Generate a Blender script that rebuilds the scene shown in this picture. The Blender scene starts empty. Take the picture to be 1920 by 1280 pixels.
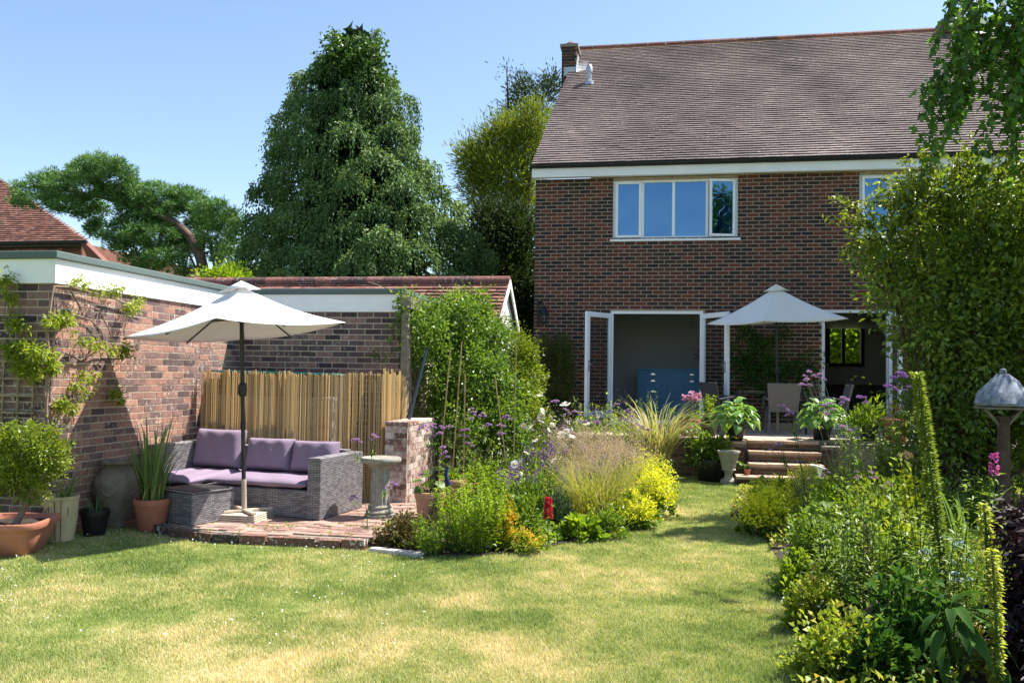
import bpy, math, random
import numpy as np
from mathutils import Vector, Matrix
rng = np.random.default_rng(7); random.seed(7)
SC = bpy.context.scene; COL = SC.collection
PI = math.pi
# ------------------------------------------------------------------ camera
F = 1600.0; YAW = math.radians(10); PIT = math.radians(2.2); ROLL = 0.015; EYE = 1.6
_f = np.array([-math.sin(YAW)*math.cos(PIT), math.cos(YAW)*math.cos(PIT), math.sin(PIT)])
_r0 = np.array([math.cos(YAW), math.sin(YAW), 0.0]); _u0 = np.cross(_r0, _f)
CR = math.cos(ROLL)*_r0 + math.sin(ROLL)*_u0; CU = math.cos(ROLL)*_u0 - math.sin(ROLL)*_r0
CAM = np.array([0, 0, EYE])
cd = bpy.data.cameras.new('camera'); cam = bpy.data.objects.new('camera', cd); COL.objects.link(cam)
cd.sensor_width = 36; cd.sensor_fit = 'HORIZONTAL'; cd.lens = F/1920*36; cd.clip_start = .05; cd.clip_end = 3000
cam.matrix_world = Matrix(((CR[0], CU[0], -_f[0], 0), (CR[1], CU[1], -_f[1], 0), (CR[2], CU[2], -_f[2], EYE), (0, 0, 0, 1)))
SC.camera = cam
# ------------------------------------------------------------------ light
SUN = np.array([.47, .29, .87]); SUN /= np.linalg.norm(SUN)
world = bpy.data.worlds.new('World'); SC.world = world; world.use_nodes = True
wn = world.node_tree; wn.nodes.clear()
sky = wn.nodes.new('ShaderNodeTexSky'); sky.sky_type = 'NISHITA'; sky.sun_disc = False
sky.sun_elevation = math.asin(SUN[2]); sky.sun_rotation = math.atan2(SUN[0], SUN[1])
sky.air_density = 1.0; sky.dust_density = .6; sky.ozone_density = 1.6
bg = wn.nodes.new('ShaderNodeBackground'); bg.inputs[1].default_value = .102
wo = wn.nodes.new('ShaderNodeOutputWorld')
wn.links.new(sky.outputs[0], bg.inputs[0]); wn.links.new(bg.outputs[0], wo.inputs[0])
sl = bpy.data.lights.new('sun', 'SUN'); sl.energy = 5.0; sl.angle = math.radians(.53); sl.color = (1, .95, .86)
so = bpy.data.objects.new('sun', sl); COL.objects.link(so)
so.rotation_euler = Vector(SUN).to_track_quat('Z', 'Y').to_euler(); so.location = (10, 6, 18)
SC.view_settings.view_transform = 'Standard'; SC.view_settings.look = 'None'
SC.view_settings.exposure = 1.2; SC.view_settings.gamma = 1
SC.cycles.max_bounces = 8; SC.cycles.transparent_max_bounces = 12

def ray(px, py): return (px-960)/F*CR + (640-py)/F*CU + _f
def gz(px, py, z=0.0): d = ray(px, py); return CAM + d*(z-EYE)/d[2]
def aty(px, py, y): d = ray(px, py); return CAM + d*y/d[1]
def atx(px, py, x): d = ray(px, py); return CAM + d*x/d[0]
def scale_at(p): return F/float((np.array(p)-CAM) @ _f)      # pixels per metre
# ------------------------------------------------------------------ materials
MATS = {}
def nmat(name):
    m = bpy.data.materials.new(name); m.use_nodes = True; MATS[name] = m
    nt = m.node_tree; b = nt.nodes['Principled BSDF']
    return m, nt, b
def ramp(nt, src, stops):
    r = nt.nodes.new('ShaderNodeValToRGB'); e = r.color_ramp.elements
    while len(e) < len(stops): e.new(.5)
    for k, (p, c) in enumerate(stops): e[k].position = p; e[k].color = (*c, 1)
    nt.links.new(src, r.inputs[0]); return r.outputs[0]
def noise(nt, scale, detail=4, rough=.6, vec=None, stretch=None):
    n = nt.nodes.new('ShaderNodeTexNoise'); n.inputs['Scale'].default_value = scale
    n.inputs['Detail'].default_value = detail; n.inputs['Roughness'].default_value = rough
    if vec is None: vec = nt.nodes.new('ShaderNodeNewGeometry').outputs['Position']
    if stretch:
        mp = nt.nodes.new('ShaderNodeMapping'); mp.inputs['Scale'].default_value = stretch
        nt.links.new(vec, mp.inputs[0]); vec = mp.outputs[0]
    nt.links.new(vec, n.inputs['Vector']); return n.outputs['Fac']
def mixc(nt, fac, a, b, mode='MIX'):
    m = nt.nodes.new('ShaderNodeMix'); m.data_type = 'RGBA'; m.blend_type = mode
    for s, v in ((0, fac), (6, a), (7, b)):
        if isinstance(v, (int, float)): m.inputs[s].default_value = v
        elif isinstance(v, tuple): m.inputs[s].default_value = (*v, 1)
        else: nt.links.new(v, m.inputs[s])
    return m.outputs[2]
def attr(nt, name='tint'):
    a = nt.nodes.new('ShaderNodeAttribute'); a.attribute_name = name; return a.outputs['Fac']
def bump(nt, b, h, strength=.3, dist=.01):
    n = nt.nodes.new('ShaderNodeBump'); n.inputs['Strength'].default_value = strength; n.inputs['Distance'].default_value = dist
    nt.links.new(h, n.inputs['Height']); nt.links.new(n.outputs[0], b.inputs['Normal'])
def plain(name, col, rough=.6, var=.25, nscale=8, bmp=0, metal=0, spec=.4, nb=60):
    m, nt, b = nmat(name)
    n = noise(nt, nscale, 5)
    lo = tuple(c*(1-var) for c in col); hi = tuple(min(1, c*(1+var)) for c in col)
    nt.links.new(ramp(nt, n, [(.3, lo), (.7, hi)]), b.inputs['Base Color'])
    b.inputs['Roughness'].default_value = rough; b.inputs['Metallic'].default_value = metal
    b.inputs['Specular IOR Level'].default_value = spec
    if bmp: bump(nt, b, noise(nt, nb, 3), bmp, .004)
    return m
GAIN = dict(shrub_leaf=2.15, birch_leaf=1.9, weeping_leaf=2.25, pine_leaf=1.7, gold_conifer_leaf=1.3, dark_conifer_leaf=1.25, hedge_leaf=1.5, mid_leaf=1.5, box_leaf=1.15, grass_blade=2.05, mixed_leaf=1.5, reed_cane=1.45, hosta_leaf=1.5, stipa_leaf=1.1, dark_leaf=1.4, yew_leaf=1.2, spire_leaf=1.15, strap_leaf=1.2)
def leafmat(name, stops, trans=.35, rough=.45, spec=.35, tcol=1.5):
    m, nt, b = nmat(name); g_ = GAIN.get(name, 1.0); stops = [(p_, tuple(min(.85, x*g_) for x in c_)) for p_, c_ in stops]
    c = ramp(nt, attr(nt), stops)
    nt.links.new(c, b.inputs['Base Color']); b.inputs['Roughness'].default_value = rough
    b.inputs['Specular IOR Level'].default_value = spec
    t = nt.nodes.new('ShaderNodeBsdfTranslucent')
    tc = mixc(nt, 1.0, c, (tcol, tcol*.95, tcol*.45), 'MULTIPLY'); nt.links.new(tc, t.inputs[0])
    mx = nt.nodes.new('ShaderNodeMixShader'); mx.inputs[0].default_value = trans
    nt.links.new(b.outputs[0], mx.inputs[1]); nt.links.new(t.outputs[0], mx.inputs[2])
    nt.links.new(mx.outputs[0], nt.nodes['Material Output'].inputs[0]); return m
def brickmat(name, stops, lichen=0.0, lo=.62):
    m, nt, b = nmat(name)
    c = ramp(nt, attr(nt), stops)
    n = noise(nt, 22, 6, .7)
    c = mixc(nt, .75, c, ramp(nt, n, [(.3, (.55, .53, .55)), (.7, (1.35, 1.3, 1.25))]), 'MULTIPLY')
    if lichen:
        s = ramp(nt, noise(nt, 26, 4, .6), [(lo, (0, 0, 0)), (lo+.07, (1, 1, 1))])
        k = ramp(nt, noise(nt, 1.6, 2), [(.42, (0, 0, 0)), (.62, (lichen,)*3)])
        f = mixc(nt, 1.0, s, k, 'MULTIPLY')
        c = mixc(nt, f, c, (.62, .58, .52))
    nt.links.new(c, b.inputs['Base Color']); b.inputs['Roughness'].default_value = .85
    b.inputs['Specular IOR Level'].default_value = .25
    bump(nt, b, noise(nt, 70, 4), .5, .006); return m
DK, PB, RD, OR = (.022, .020, .026), (.062, .036, .034), (.15, .044, .030), (.24, .085, .048)
brickmat('house_brick', [(0, (.026, .022, .025)), (.3, (.048, .031, .029)), (.6, (.085, .037, .030)), (.88, (.13, .044, .032)), (1, (.17, .056, .036))])
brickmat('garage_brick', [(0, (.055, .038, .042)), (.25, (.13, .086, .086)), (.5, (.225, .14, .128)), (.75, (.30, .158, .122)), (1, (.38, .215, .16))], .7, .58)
brickmat('pillar_brick', [(0, (.10, .06, .05)), (.4, (.26, .14, .11)), (.7, (.46, .34, .29)), (1, (.62, .54, .48))], .7, .52)
brickmat('paver_brick', [(0, (.20, .12, .10)), (.5, (.32, .20, .165)), (1, (.40, .27, .22))], .5, .58)
brickmat('kerb_brick', [(0, (.05, .04, .035)), (.5, (.12, .07, .05)), (1, (.2, .1, .07))], 1.0, .55)
brickmat('step_brick', [(0, (.06, .04, .035)), (.5, (.13, .075, .05)), (1, (.2, .11, .07))], .5, .6)
plain('mortar', (.50, .42, .31), .95, .2, 9, .4); plain('house_mortar', (.36, .285, .20), .95, .2, 9, .4); plain('dark_mortar', (.22, .19, .15), .95, .25, 9, .4)
brickmat('roof_tile', [(0, (.115, .09, .09)), (.4, (.19, .15, .147)), (.75, (.25, .20, .193)), (1, (.34, .28, .265))], .55, .56)
brickmat('clay_tile', [(0, (.12, .055, .045)), (.5, (.215, .095, .072)), (1, (.31, .15, .112))], .6, .58)
brickmat('ridge_clay', [(0, (.07, .045, .045)), (.5, (.15, .07, .06)), (1, (.24, .10, .08))], .6, .58)
plain('orange_lichen', (.42, .16, .04), .9, .5, 14)
plain('upvc', (.80, .82, .86), .35, .05, 3); plain('white_paint', (.80, .80, .80), .5, .07, 2.2)
plain('black_gutter', (.012, .012, .013), .4); plain('felt', (.10, .135, .13), .95, .35, 120, .6, nb=300)
plain('lead', (.42, .44, .46), .5, .2, 6, 0, .3); plain('flue_metal', (.45, .46, .47), .4, .15, 6, 0, .6)
plain('weatherboard', (.82, .82, .80), .5, .06, 3)
plain('timber', (.24, .18, .12), .8, .4, 12, .4); plain('old_timber', (.20, .17, .13), .85, .35, 10, .5)
plain('terracotta', (.36, .13, .075), .75, .18, 7, .15); plain('pale_terracotta', (.52, .27, .16), .8, .2, 6, .2)
plain('plastic_terracotta', (.42, .16, .105), .5, .12, 4, .05)
plain('cream_glaze', (.46, .38, .22), .4, .15, 7); plain('brown_glaze', (.12, .05, .025), .4)
plain('stone_jar', (.20, .165, .125), .8, .3, 9, .4); plain('cast_stone', (.27, .25, .205), .9, .35, 16, .7)
plain('black_plastic', (.010, .010, .011), .45); plain('green_glaze', (.02, .10, .085), .15, .3, 5, spec=.6)
plain('soil', (.035, .024, .016), .95, .45, 14, .8); plain('bark', (.085, .055, .038), .9, .4, 12, .9)
plain('pine_bark', (.12, .078, .058), .9, .35, 8, .9); plain('dry_stem', (.30, .24, .13), .8, .3)
plain('green_stem', (.07, .12, .03), .85, .3, spec=.1); plain('dark_stem', (.03, .05, .02), .9, .3, spec=.08); plain('cane', (.36, .25, .12), .6, .3, 9)
plain('vine_bark', (.22, .15, .11), .9, .3, 18, .6)
plain('charcoal_metal', (.018, .019, .021), .4, .1); plain('umbrella_socket', (.40, .33, .26), .5)
plain('umbrella_base', (.50, .42, .32), .6, .15); plain('teal_plastic', (.02, .20, .21), .4)
plain('grey_slat', (.28, .30, .31), .6); plain('blue_pole', (.035, .05, .08), .35, .1)
plain('interior_wall', (.50, .53, .56), .9, .05); plain('interior_floor', (.14, .10, .07), .6); plain('cabinet_blue', (.075, .25, .44), .5, .05)
plain('chrome', (.6, .6, .62), .25, .02, metal=1.0); plain('dark_wood', (.03, .018, .012), .5); plain('curtain', (.55, .60, .68), .9, .1)
plain('chair_grey', (.17, .155, .15), .7, .1, 60, .3); plain('chair_dark', (.035, .04, .05), .7, .1, 60, .3); plain('sofa_leather', (.03, .026, .025), .5)
plain('patio_slab', (.44, .34, .27), .9, .2, 5, .3); plain('step_tread', (.46, .32, .23), .9, .25, 6, .4)
plain('white_edge', (.46, .43, .39), .9, .2, 12, .4); plain('bluecloth', (.02, .035, .14), .8); plain('roof_dark', (.05, .04, .04), .9)
plain('thatch_grey', (.20, .225, .265), .85, .5, 16, .8, nb=40)
plain('white_petal', (.80, .80, .76), .6, .05); plain('yellow_centre', (.70, .42, .03), .7)
plain('pale_umbel', (.50, .62, .66), .6, .15)
for n_, c_ in dict(purple_petal=(.30, .13, .50), mauve_petal=(.47, .27, .60), violet_petal=(.16, .07, .40), pink_petal=(.66, .32, .58), red_petal=(.62, .035, .09), magenta_petal=(.62, .10, .50), peach_petal=(.85, .52, .22), dusk_petal=(.34, .17, .34), red_bloom=(.65, .02, .02)).items():
    m = leafmat(n_, [(0, tuple(x*.7 for x in c_)), (1, tuple(min(1, x*1.25) for x in c_))], .25, .6, .2, 1.2)
def clothmat(name, col, trans):
    m, nt, b = nmat(name); b.inputs['Base Color'].default_value = (*col, 1); b.inputs['Roughness'].default_value = .85
    b.inputs['Specular IOR Level'].default_value = .15
    nt.links.new(ramp(nt, noise(nt, 2.5, 3), [(.3, tuple(c*.93 for c in col)), (.7, col)]), b.inputs['Base Color'])
    bump(nt, b, noise(nt, 5, 3), .25, .02)
    t = nt.nodes.new('ShaderNodeBsdfTranslucent'); t.inputs[0].default_value = (*col, 1)
    mx = nt.nodes.new('ShaderNodeMixShader'); mx.inputs[0].default_value = trans
    nt.links.new(b.outputs[0], mx.inputs[1]); nt.links.new(t.outputs[0], mx.inputs[2]); nt.links.new(mx.outputs[0], nt.nodes['Material Output'].inputs[0])
clothmat('canvas', (.84, .83, .82), .12); clothmat('cushion', (.26, .20, .275), 0); clothmat('canvas_band', (.25, .2, .2), 0)
# woven rattan: strands over and under
m, nt, b = nmat('rattan')
tc = nt.nodes.new('ShaderNodeNewGeometry').outputs['Position']
br = nt.nodes.new('ShaderNodeTexBrick'); mp = nt.nodes.new('ShaderNodeMapping'); mp.inputs['Rotation'].default_value = (PI/2, 0, 0)
sep = nt.nodes.new('ShaderNodeSeparateXYZ'); nt.links.new(tc, sep.inputs[0]); ad = nt.nodes.new('ShaderNodeMath'); ad.operation = 'ADD'
nt.links.new(sep.outputs[0], ad.inputs[0]); nt.links.new(sep.outputs[1], ad.inputs[1])
cmb = nt.nodes.new('ShaderNodeCombineXYZ'); nt.links.new(ad.outputs[0], cmb.inputs[0]); nt.links.new(sep.outputs[2], cmb.inputs[1])
nt.links.new(cmb.outputs[0], br.inputs['Vector']); br.inputs['Scale'].default_value = 1; br.inputs['Brick Width'].default_value = .06; br.inputs['Row Height'].default_value = .018
br.inputs['Mortar Size'].default_value = .0035; br.inputs['Mortar Smooth'].default_value = .6
br.inputs['Color1'].default_value = (.13, .12, .13, 1); br.inputs['Color2'].default_value = (.27, .255, .265, 1); br.inputs['Mortar'].default_value = (.02, .018, .02, 1)
nt.links.new(br.outputs[0], b.inputs['Base Color']); b.inputs['Roughness'].default_value = .5; bump(nt, b, br.outputs['Fac'], -.6, .004)
# glass
def glassmat(name, tint, refl, gcol=(1, 1, 1)):
    m, nt, b = nmat(name)
    tr = nt.nodes.new('ShaderNodeBsdfTransparent'); tr.inputs[0].default_value = (*tint, 1)
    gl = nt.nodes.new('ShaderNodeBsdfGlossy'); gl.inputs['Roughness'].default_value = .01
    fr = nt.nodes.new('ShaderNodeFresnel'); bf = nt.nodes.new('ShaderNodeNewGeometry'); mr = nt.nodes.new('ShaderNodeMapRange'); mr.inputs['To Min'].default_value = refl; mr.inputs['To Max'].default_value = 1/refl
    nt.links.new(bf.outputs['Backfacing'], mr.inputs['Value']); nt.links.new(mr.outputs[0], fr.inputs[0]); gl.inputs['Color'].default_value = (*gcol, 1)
    bp = nt.nodes.new('ShaderNodeBump'); bp.inputs['Strength'].default_value = .6; bp.inputs['Distance'].default_value = .02; nt.links.new(noise(nt, 1.3, 1), bp.inputs['Height']); nt.links.new(bp.outputs[0], gl.inputs['Normal'])
    mx = nt.nodes.new('ShaderNodeMixShader'); nt.links.new(fr.outputs[0], mx.inputs[0])
    nt.links.new(tr.outputs[0], mx.inputs[1]); nt.links.new(gl.outputs[0], mx.inputs[2]); nt.links.new(mx.outputs[0], nt.nodes['Material Output'].inputs[0])
glassmat('pane_glass', (.40, .62, .80), 2.8, (.42, .74, 1.0)); glassmat('door_glass', (.86, .89, .90), 1.45)  # pane gloss is tinted blue to stand for the sky's reflection
# leaves
G = lambda *s: [(k/(len(s)-1), c) for k, c in enumerate(s)]
leafmat('shrub_leaf', G((.022, .050, .012), (.075, .118, .016), (.16, .20, .018)), .38, .35, .5)
leafmat('birch_leaf', G((.025, .065, .014), (.045, .10, .018), (.09, .17, .022)), .42, .4, .4)
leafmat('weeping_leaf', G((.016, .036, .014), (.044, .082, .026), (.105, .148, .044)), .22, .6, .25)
leafmat('ivy_leaf', G((.03, .08, .015), (.07, .15, .02)), .3)
leafmat('pine_leaf', G((.022, .055, .016), (.055, .115, .03), (.10, .175, .045)), .22, .55, .3)
leafmat('gold_conifer_leaf', G((.05, .085, .012), (.13, .17, .018), (.24, .26, .025)), .3, .6, .2)
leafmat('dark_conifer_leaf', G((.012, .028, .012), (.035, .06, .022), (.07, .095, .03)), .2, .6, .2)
leafmat('yew_leaf', G((.018, .034, .008), (.042, .062, .010), (.075, .10, .014)), .2, .5, .3)
leafmat('hedge_leaf', G((.04, .085, .014), (.095, .165, .022), (.17, .24, .03)), .38, .4, .4)
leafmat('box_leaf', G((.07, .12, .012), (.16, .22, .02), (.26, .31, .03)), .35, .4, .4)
leafmat('wisteria_leaf', G((.10, .17, .015), (.24, .31, .025), (.36, .40, .04)), .45, .45, .3)
leafmat('lime_leaf', G((.10, .19, .012), (.21, .32, .018), (.34, .44, .025)), .42, .5, .25)
leafmat('alchemilla_flower', G((.50, .53, .03), (.68, .69, .04), (.80, .79, .05)), .35, .6, .2)
leafmat('amber_flower', G((.45, .34, .015), (.62, .42, .02), (.66, .30, .03)), .3, .6, .2)
leafmat('mid_leaf', G((.045, .085, .014), (.095, .155, .02), (.17, .235, .025)), .38, .45, .35)
leafmat('blue_leaf', G((.05, .10, .06), (.10, .17, .10)), .3, .5, .3)
leafmat('mixed_leaf', G((.06, .10, .015), (.13, .19, .02), (.24, .27, .03), (.28, .19, .06)), .35, .5, .3)
leafmat('bronze_leaf', G((.05, .045, .02), (.11, .10, .03), (.14, .08, .06)), .3, .5, .3)
leafmat('acer_leaf', G((.010, .004, .008), (.024, .009, .017)), .25, .5, .3)
leafmat('strap_leaf', G((.045, .10, .03), (.09, .16, .045), (.15, .21, .06)), .35, .4, .4)
leafmat('reed_leaf', G((.13, .19, .05), (.32, .33, .15), (.46, .40, .22)), .35, .5, .3)
leafmat('straw_leaf', G((.30, .23, .09), (.46, .36, .17), (.52, .42, .26)), .35, .6, .2)
leafmat('stipa_leaf', G((.16, .22, .03), (.30, .32, .07), (.42, .36, .14)), .4, .5, .3)
leafmat('haze_seed', G((.34, .25, .17), (.50, .38, .30), (.55, .40, .42)), .35, .7, .1)
leafmat('hosta_leaf', G((.06, .15, .035), (.11, .22, .045), (.24, .33, .06)), .35, .4, .45)
leafmat('dark_leaf', G((.016, .045, .010), (.035, .085, .015), (.06, .12, .02)), .35, .75, .08)
leafmat('spire_leaf', G((.06, .12, .015), (.14, .22, .03), (.28, .33, .07)), .35, .5, .3)
leafmat('bell_leaf', G((.20, .27, .03), (.36, .42, .06), (.46, .48, .10)), .4, .5, .3)
leafmat('grass_blade', G((.084, .120, .036), (.143, .175, .058), (.22, .226, .098), (.30, .264, .160), (.385, .328, .222)), .35, .6, .15, 1.25)
m, nt, b = nmat('lawn')
c = ramp(nt, attr(nt), G((.10, .15, .035), (.18, .235, .055), (.31, .31, .11), (.46, .385, .20), (.58, .48, .29)))
c = mixc(nt, .6, c, ramp(nt, noise(nt, 45, 6, .7), [(.3, (.55, .6, .5)), (.7, (1.35, 1.3, 1.3))]), 'MULTIPLY')
nt.links.new(c, b.inputs['Base Color']); b.inputs['Roughness'].default_value = .95; b.inputs['Specular IOR Level'].default_value = .1
bump(nt, b, noise(nt, 120, 4), .7, .02)
plain('far_ground', (.09, .13, .03), .95, .3, .5)
# reeds
leafmat('reed_cane', G((.30, .21, .10), (.46, .35, .18), (.58, .47, .27)), .32, .55, .3, 1.2)
# ------------------------------------------------------------------ builders
def wloc(o):
    v = Vector((0, 0, 0))
    while o is not None: v += o.location; o = o.parent
    return v
def tag(o, label=None, cat=None, group=None, kind=None):
    for k, v in (('label', label), ('category', cat), ('group', group), ('kind', kind)):
        if v: o[k] = v
    return o
def thing(name, label, cat, loc, group=None):
    o = bpy.data.objects.new(name, None); COL.objects.link(o); o.location = Vector([float(x) for x in loc]); o.empty_display_size = .1
    return tag(o, label, cat, group)
def link(name, me, mat, parent=None, kind=None):
    o = bpy.data.objects.new(name, me); COL.objects.link(o)
    if mat and not len(me.materials): me.materials.append(MATS[mat])
    if parent: o.parent = parent
    if kind: o['kind'] = kind
    return o
def npmesh(name, V, Q, tint=None, smooth=False):
    V = np.ascontiguousarray(V, dtype=np.float32); Q = np.ascontiguousarray(Q, dtype=np.int32)
    me = bpy.data.meshes.new(name); k = Q.shape[1]
    me.vertices.add(len(V)); me.vertices.foreach_set('co', V.ravel())
    me.loops.add(Q.size); me.loops.foreach_set('vertex_index', Q.ravel())
    me.polygons.add(len(Q)); me.polygons.foreach_set('loop_start', np.arange(0, Q.size, k, dtype=np.int32))
    me.polygons.foreach_set('loop_total', np.full(len(Q), k, dtype=np.int32))
    if smooth: me.polygons.foreach_set('use_smooth', np.ones(len(Q), dtype=bool))
    if tint is not None:
        a = me.attributes.new('tint', 'FLOAT', 'POINT'); a.data.foreach_set('value', np.ascontiguousarray(tint, dtype=np.float32))
    me.update(calc_edges=True); return me
def unit(a): return a/np.maximum(np.linalg.norm(a, axis=-1, keepdims=True), 1e-9)
class MB:
    def __init__(s): s.v = []; s.f = []; s.t = []; s.cur = .5; s.M = None
    def add(s, vs, fs):
        o = len(s.v)
        for p in vs:
            p = Vector([float(x) for x in p])
            s.v.append(tuple(s.M @ p) if s.M else tuple(p))
        s.t += [s.cur]*len(vs); s.f += [tuple(i+o for i in f) for f in fs]; return s
    def box(s, a, b):
        x0, y0, z0 = a; x1, y1, z1 = b
        return s.add([(x0, y0, z0), (x1, y0, z0), (x1, y1, z0), (x0, y1, z0), (x0, y0, z1), (x1, y0, z1), (x1, y1, z1), (x0, y1, z1)],
                     [(0, 3, 2, 1), (4, 5, 6, 7), (0, 1, 5, 4), (1, 2, 6, 5), (2, 3, 7, 6), (3, 0, 4, 7)])
    def prism(s, poly, axis, a, b):
        n = len(poly)
        def P(q, w): return {'x': (w, q[0], q[1]), 'y': (q[0], w, q[1]), 'z': (q[0], q[1], w)}[axis]
        return s.add([P(q, a) for q in poly]+[P(q, b) for q in poly],
                     [tuple(range(n))[::-1], tuple(range(n, 2*n))]+[(i, (i+1) % n, (i+1) % n+n, i+n) for i in range(n)])
    def tube(s, pts, rad, seg=8, cap=True):
        pts = [np.array(p, float) for p in pts]; n = len(pts)
        if not hasattr(rad, '__len__'): rad = [rad]*n
        vs = []
        for i, p in enumerate(pts):
            d = unit(pts[min(i+1, n-1)]-pts[max(i-1, 0)])
            a = np.array([0, 0, 1.]) if abs(d[2]) < .9 else np.array([1., 0, 0])
            u = unit(np.cross(d, a)); w = np.cross(d, u)
            for k in range(seg): t = 2*PI*k/seg; vs.append(p+rad[i]*(math.cos(t)*u+math.sin(t)*w))
        fs = [(i*seg+k, i*seg+(k+1) % seg, (i+1)*seg+(k+1) % seg, (i+1)*seg+k) for i in range(n-1) for k in range(seg)]
        if cap: fs += [tuple(range(seg))[::-1], tuple(range((n-1)*seg, n*seg))]
        return s.add(vs, fs)
    def lathe(s, c, prof, seg=28, wob=0):
        cx, cy, cz = c; vs = []
        for r, z in prof:
            for k in range(seg):
                t = 2*PI*k/seg; q = r*(1+wob*math.sin(3*t+z*9)); vs.append((cx+q*math.cos(t), cy+q*math.sin(t), cz+z))
        n = len(prof)
        fs = [(i*seg+k, i*seg+(k+1) % seg, (i+1)*seg+(k+1) % seg, (i+1)*seg+k) for i in range(n-1) for k in range(seg)]
        fs += [tuple(range(seg))[::-1], tuple(range((n-1)*seg, n*seg))]
        return s.add(vs, fs)
    def build(s, name, mat, parent=None, bevel=0, smooth=False, kind=None, sub=0, seg=2):
        off = wloc(parent) if parent else Vector((0, 0, 0))
        me = bpy.data.meshes.new(name); me.from_pydata([tuple(Vector(v)-off) for v in s.v], [], s.f)
        a = me.attributes.new('tint', 'FLOAT', 'POINT'); a.data.foreach_set('value', np.array(s.t, np.float32))
        if smooth:
            me.polygons.foreach_set('use_smooth', np.ones(len(me.polygons), dtype=bool)); me.set_sharp_from_angle(angle=math.radians(40))
        o = link(name, me, mat, parent, kind)
        if bevel: md = o.modifiers.new('bevel', 'BEVEL'); md.width = bevel; md.segments = seg; md.limit_method = 'ANGLE'
        if sub: md = o.modifiers.new('sub', 'SUBSURF'); md.levels = sub; md.render_levels = sub
        return o
def frame(mb, x0, x1, z0, z1, y0, y1, w):
    mb.box((x0, y0, z0), (x0+w, y1, z1)); mb.box((x1-w, y0, z0), (x1, y1, z1))
    mb.box((x0+w, y0+.001, z0), (x1-w, y1-.001, z0+w)); mb.box((x0+w, y0+.001, z1-w), (x1-w, y1-.001, z1))
# ---- leaves
def leafarr(P, D, N, L, W, cup=.25, droop=.15):
    """kite-shaped leaves: P base, D direction, N normal"""
    n = len(P); D = unit(D); S = unit(np.cross(D, N)); N = np.cross(S, D)
    L = np.broadcast_to(np.asarray(L, float), (n,))[:, None]; W = np.broadcast_to(np.asarray(W, float), (n,))[:, None]
    m = P+D*L*.45; tip = P+D*L-N*L*droop
    V = np.stack([P, m+S*W*.5+N*W*cup, tip, m-S*W*.5+N*W*cup], 1).reshape(-1, 3)
    Q = np.arange(4*n, dtype=np.int32).reshape(n, 4); return V, Q
def leafobj(name, P, D, N, L, W, mat, parent, tint=None, cup=.25, droop=.15, kind=None):
    V, Q = leafarr(P, D, N, L, W, cup, droop); off = np.array(wloc(parent)) if parent else 0
    if tint is None: tint = rng.random(len(P))
    return link(name, npmesh(name, V-off, Q, np.repeat(np.clip(tint, 0, 1), 4)), mat, parent, kind)
def rdir(n): return unit(rng.normal(size=(n, 3)))
def blob(px, py, rx, ry, Y, rd):
    c = aty(px, py, Y); s = scale_at(c); return (c, np.array([rx/s, rd, ry/s]))
def inblobs(blobs, n, shell=.55):
    w = np.array([(b[1][0]*b[1][1]*b[1][2])**.7 for b in blobs]); w /= w.sum()
    i = rng.choice(len(blobs), n, p=w); d = rdir(n); C = np.array([b[0] for b in blobs])[i]; R = np.array([b[1] for b in blobs])[i]
    r = (shell+(1-shell)*rng.random(n))[:, None]
    return C+d*R*r, unit(d/R*R.mean(1, keepdims=True)), r[:, 0]
def clumpy(blobs, nc, per, rad, shell=.45):
    P, O, r = inblobs(blobs, nc, shell)
    ct = np.repeat(rng.random(nc), per)
    off = rng.normal(size=(nc*per, 3))*rad*np.repeat(.6+.8*rng.random(nc), per)[:, None]
    return np.repeat(P, per, 0)+off, np.repeat(O, per, 0), ct, off
def stemlines(name, lines, rad, mat, parent, seg=3):
    mb = MB()
    for ln in lines: mb.cur = random.random(); mb.tube(ln, [rad*(1-.5*k/(len(ln)-1)) for k in range(len(ln))], seg, False)
    return mb.build(name, mat, parent)
def bladearr(B, D, H, Wd, arch, seg=3):
    """arching strap leaves from bases B leaning along horizontal D"""
    n = len(B); D = D*np.array([1, 1, 0]); D = unit(D); S = np.stack([-D[:, 1], D[:, 0], np.zeros(n)], 1)
    H = np.broadcast_to(H, (n,))[:, None]; arch = np.broadcast_to(arch, (n,))[:, None]; Wd = np.broadcast_to(Wd, (n,))[:, None]
    up = np.array([0, 0, 1.]); rows = []
    for k in range(seg+1):
        t = k/seg; w = Wd*(1-t)**.6*(.7+.6*t if t < .5 else 1) if k < seg else Wd*.05
        c = B+up*H*(t-.45*arch*t**3)+D*H*arch*(.35*t+.55*t**2.2)
        rows += [c-S*w*.5, c+S*w*.5]
    V = np.stack(rows, 1).reshape(-1, 3); m = 2*(seg+1)
    q = np.array([[2*k, 2*k+1, 2*k+3, 2*k+2] for k in range(seg)])
    Q = (np.arange(n)[:, None, None]*m+q[None]).reshape(-1, 4); return V, Q, m
def bladeobj(name, B, D, H, Wd, arch, mat, parent, tint=None, seg=4, kind=None):
    V, Q, m = bladearr(B, D, H, Wd, arch, seg); off = np.array(wloc(parent)) if parent else 0
    if tint is None: tint = rng.random(len(B))
    return link(name, npmesh(name, V-off, Q, np.repeat(np.clip(tint, 0, 1), m), True), mat, parent, kind)
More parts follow.
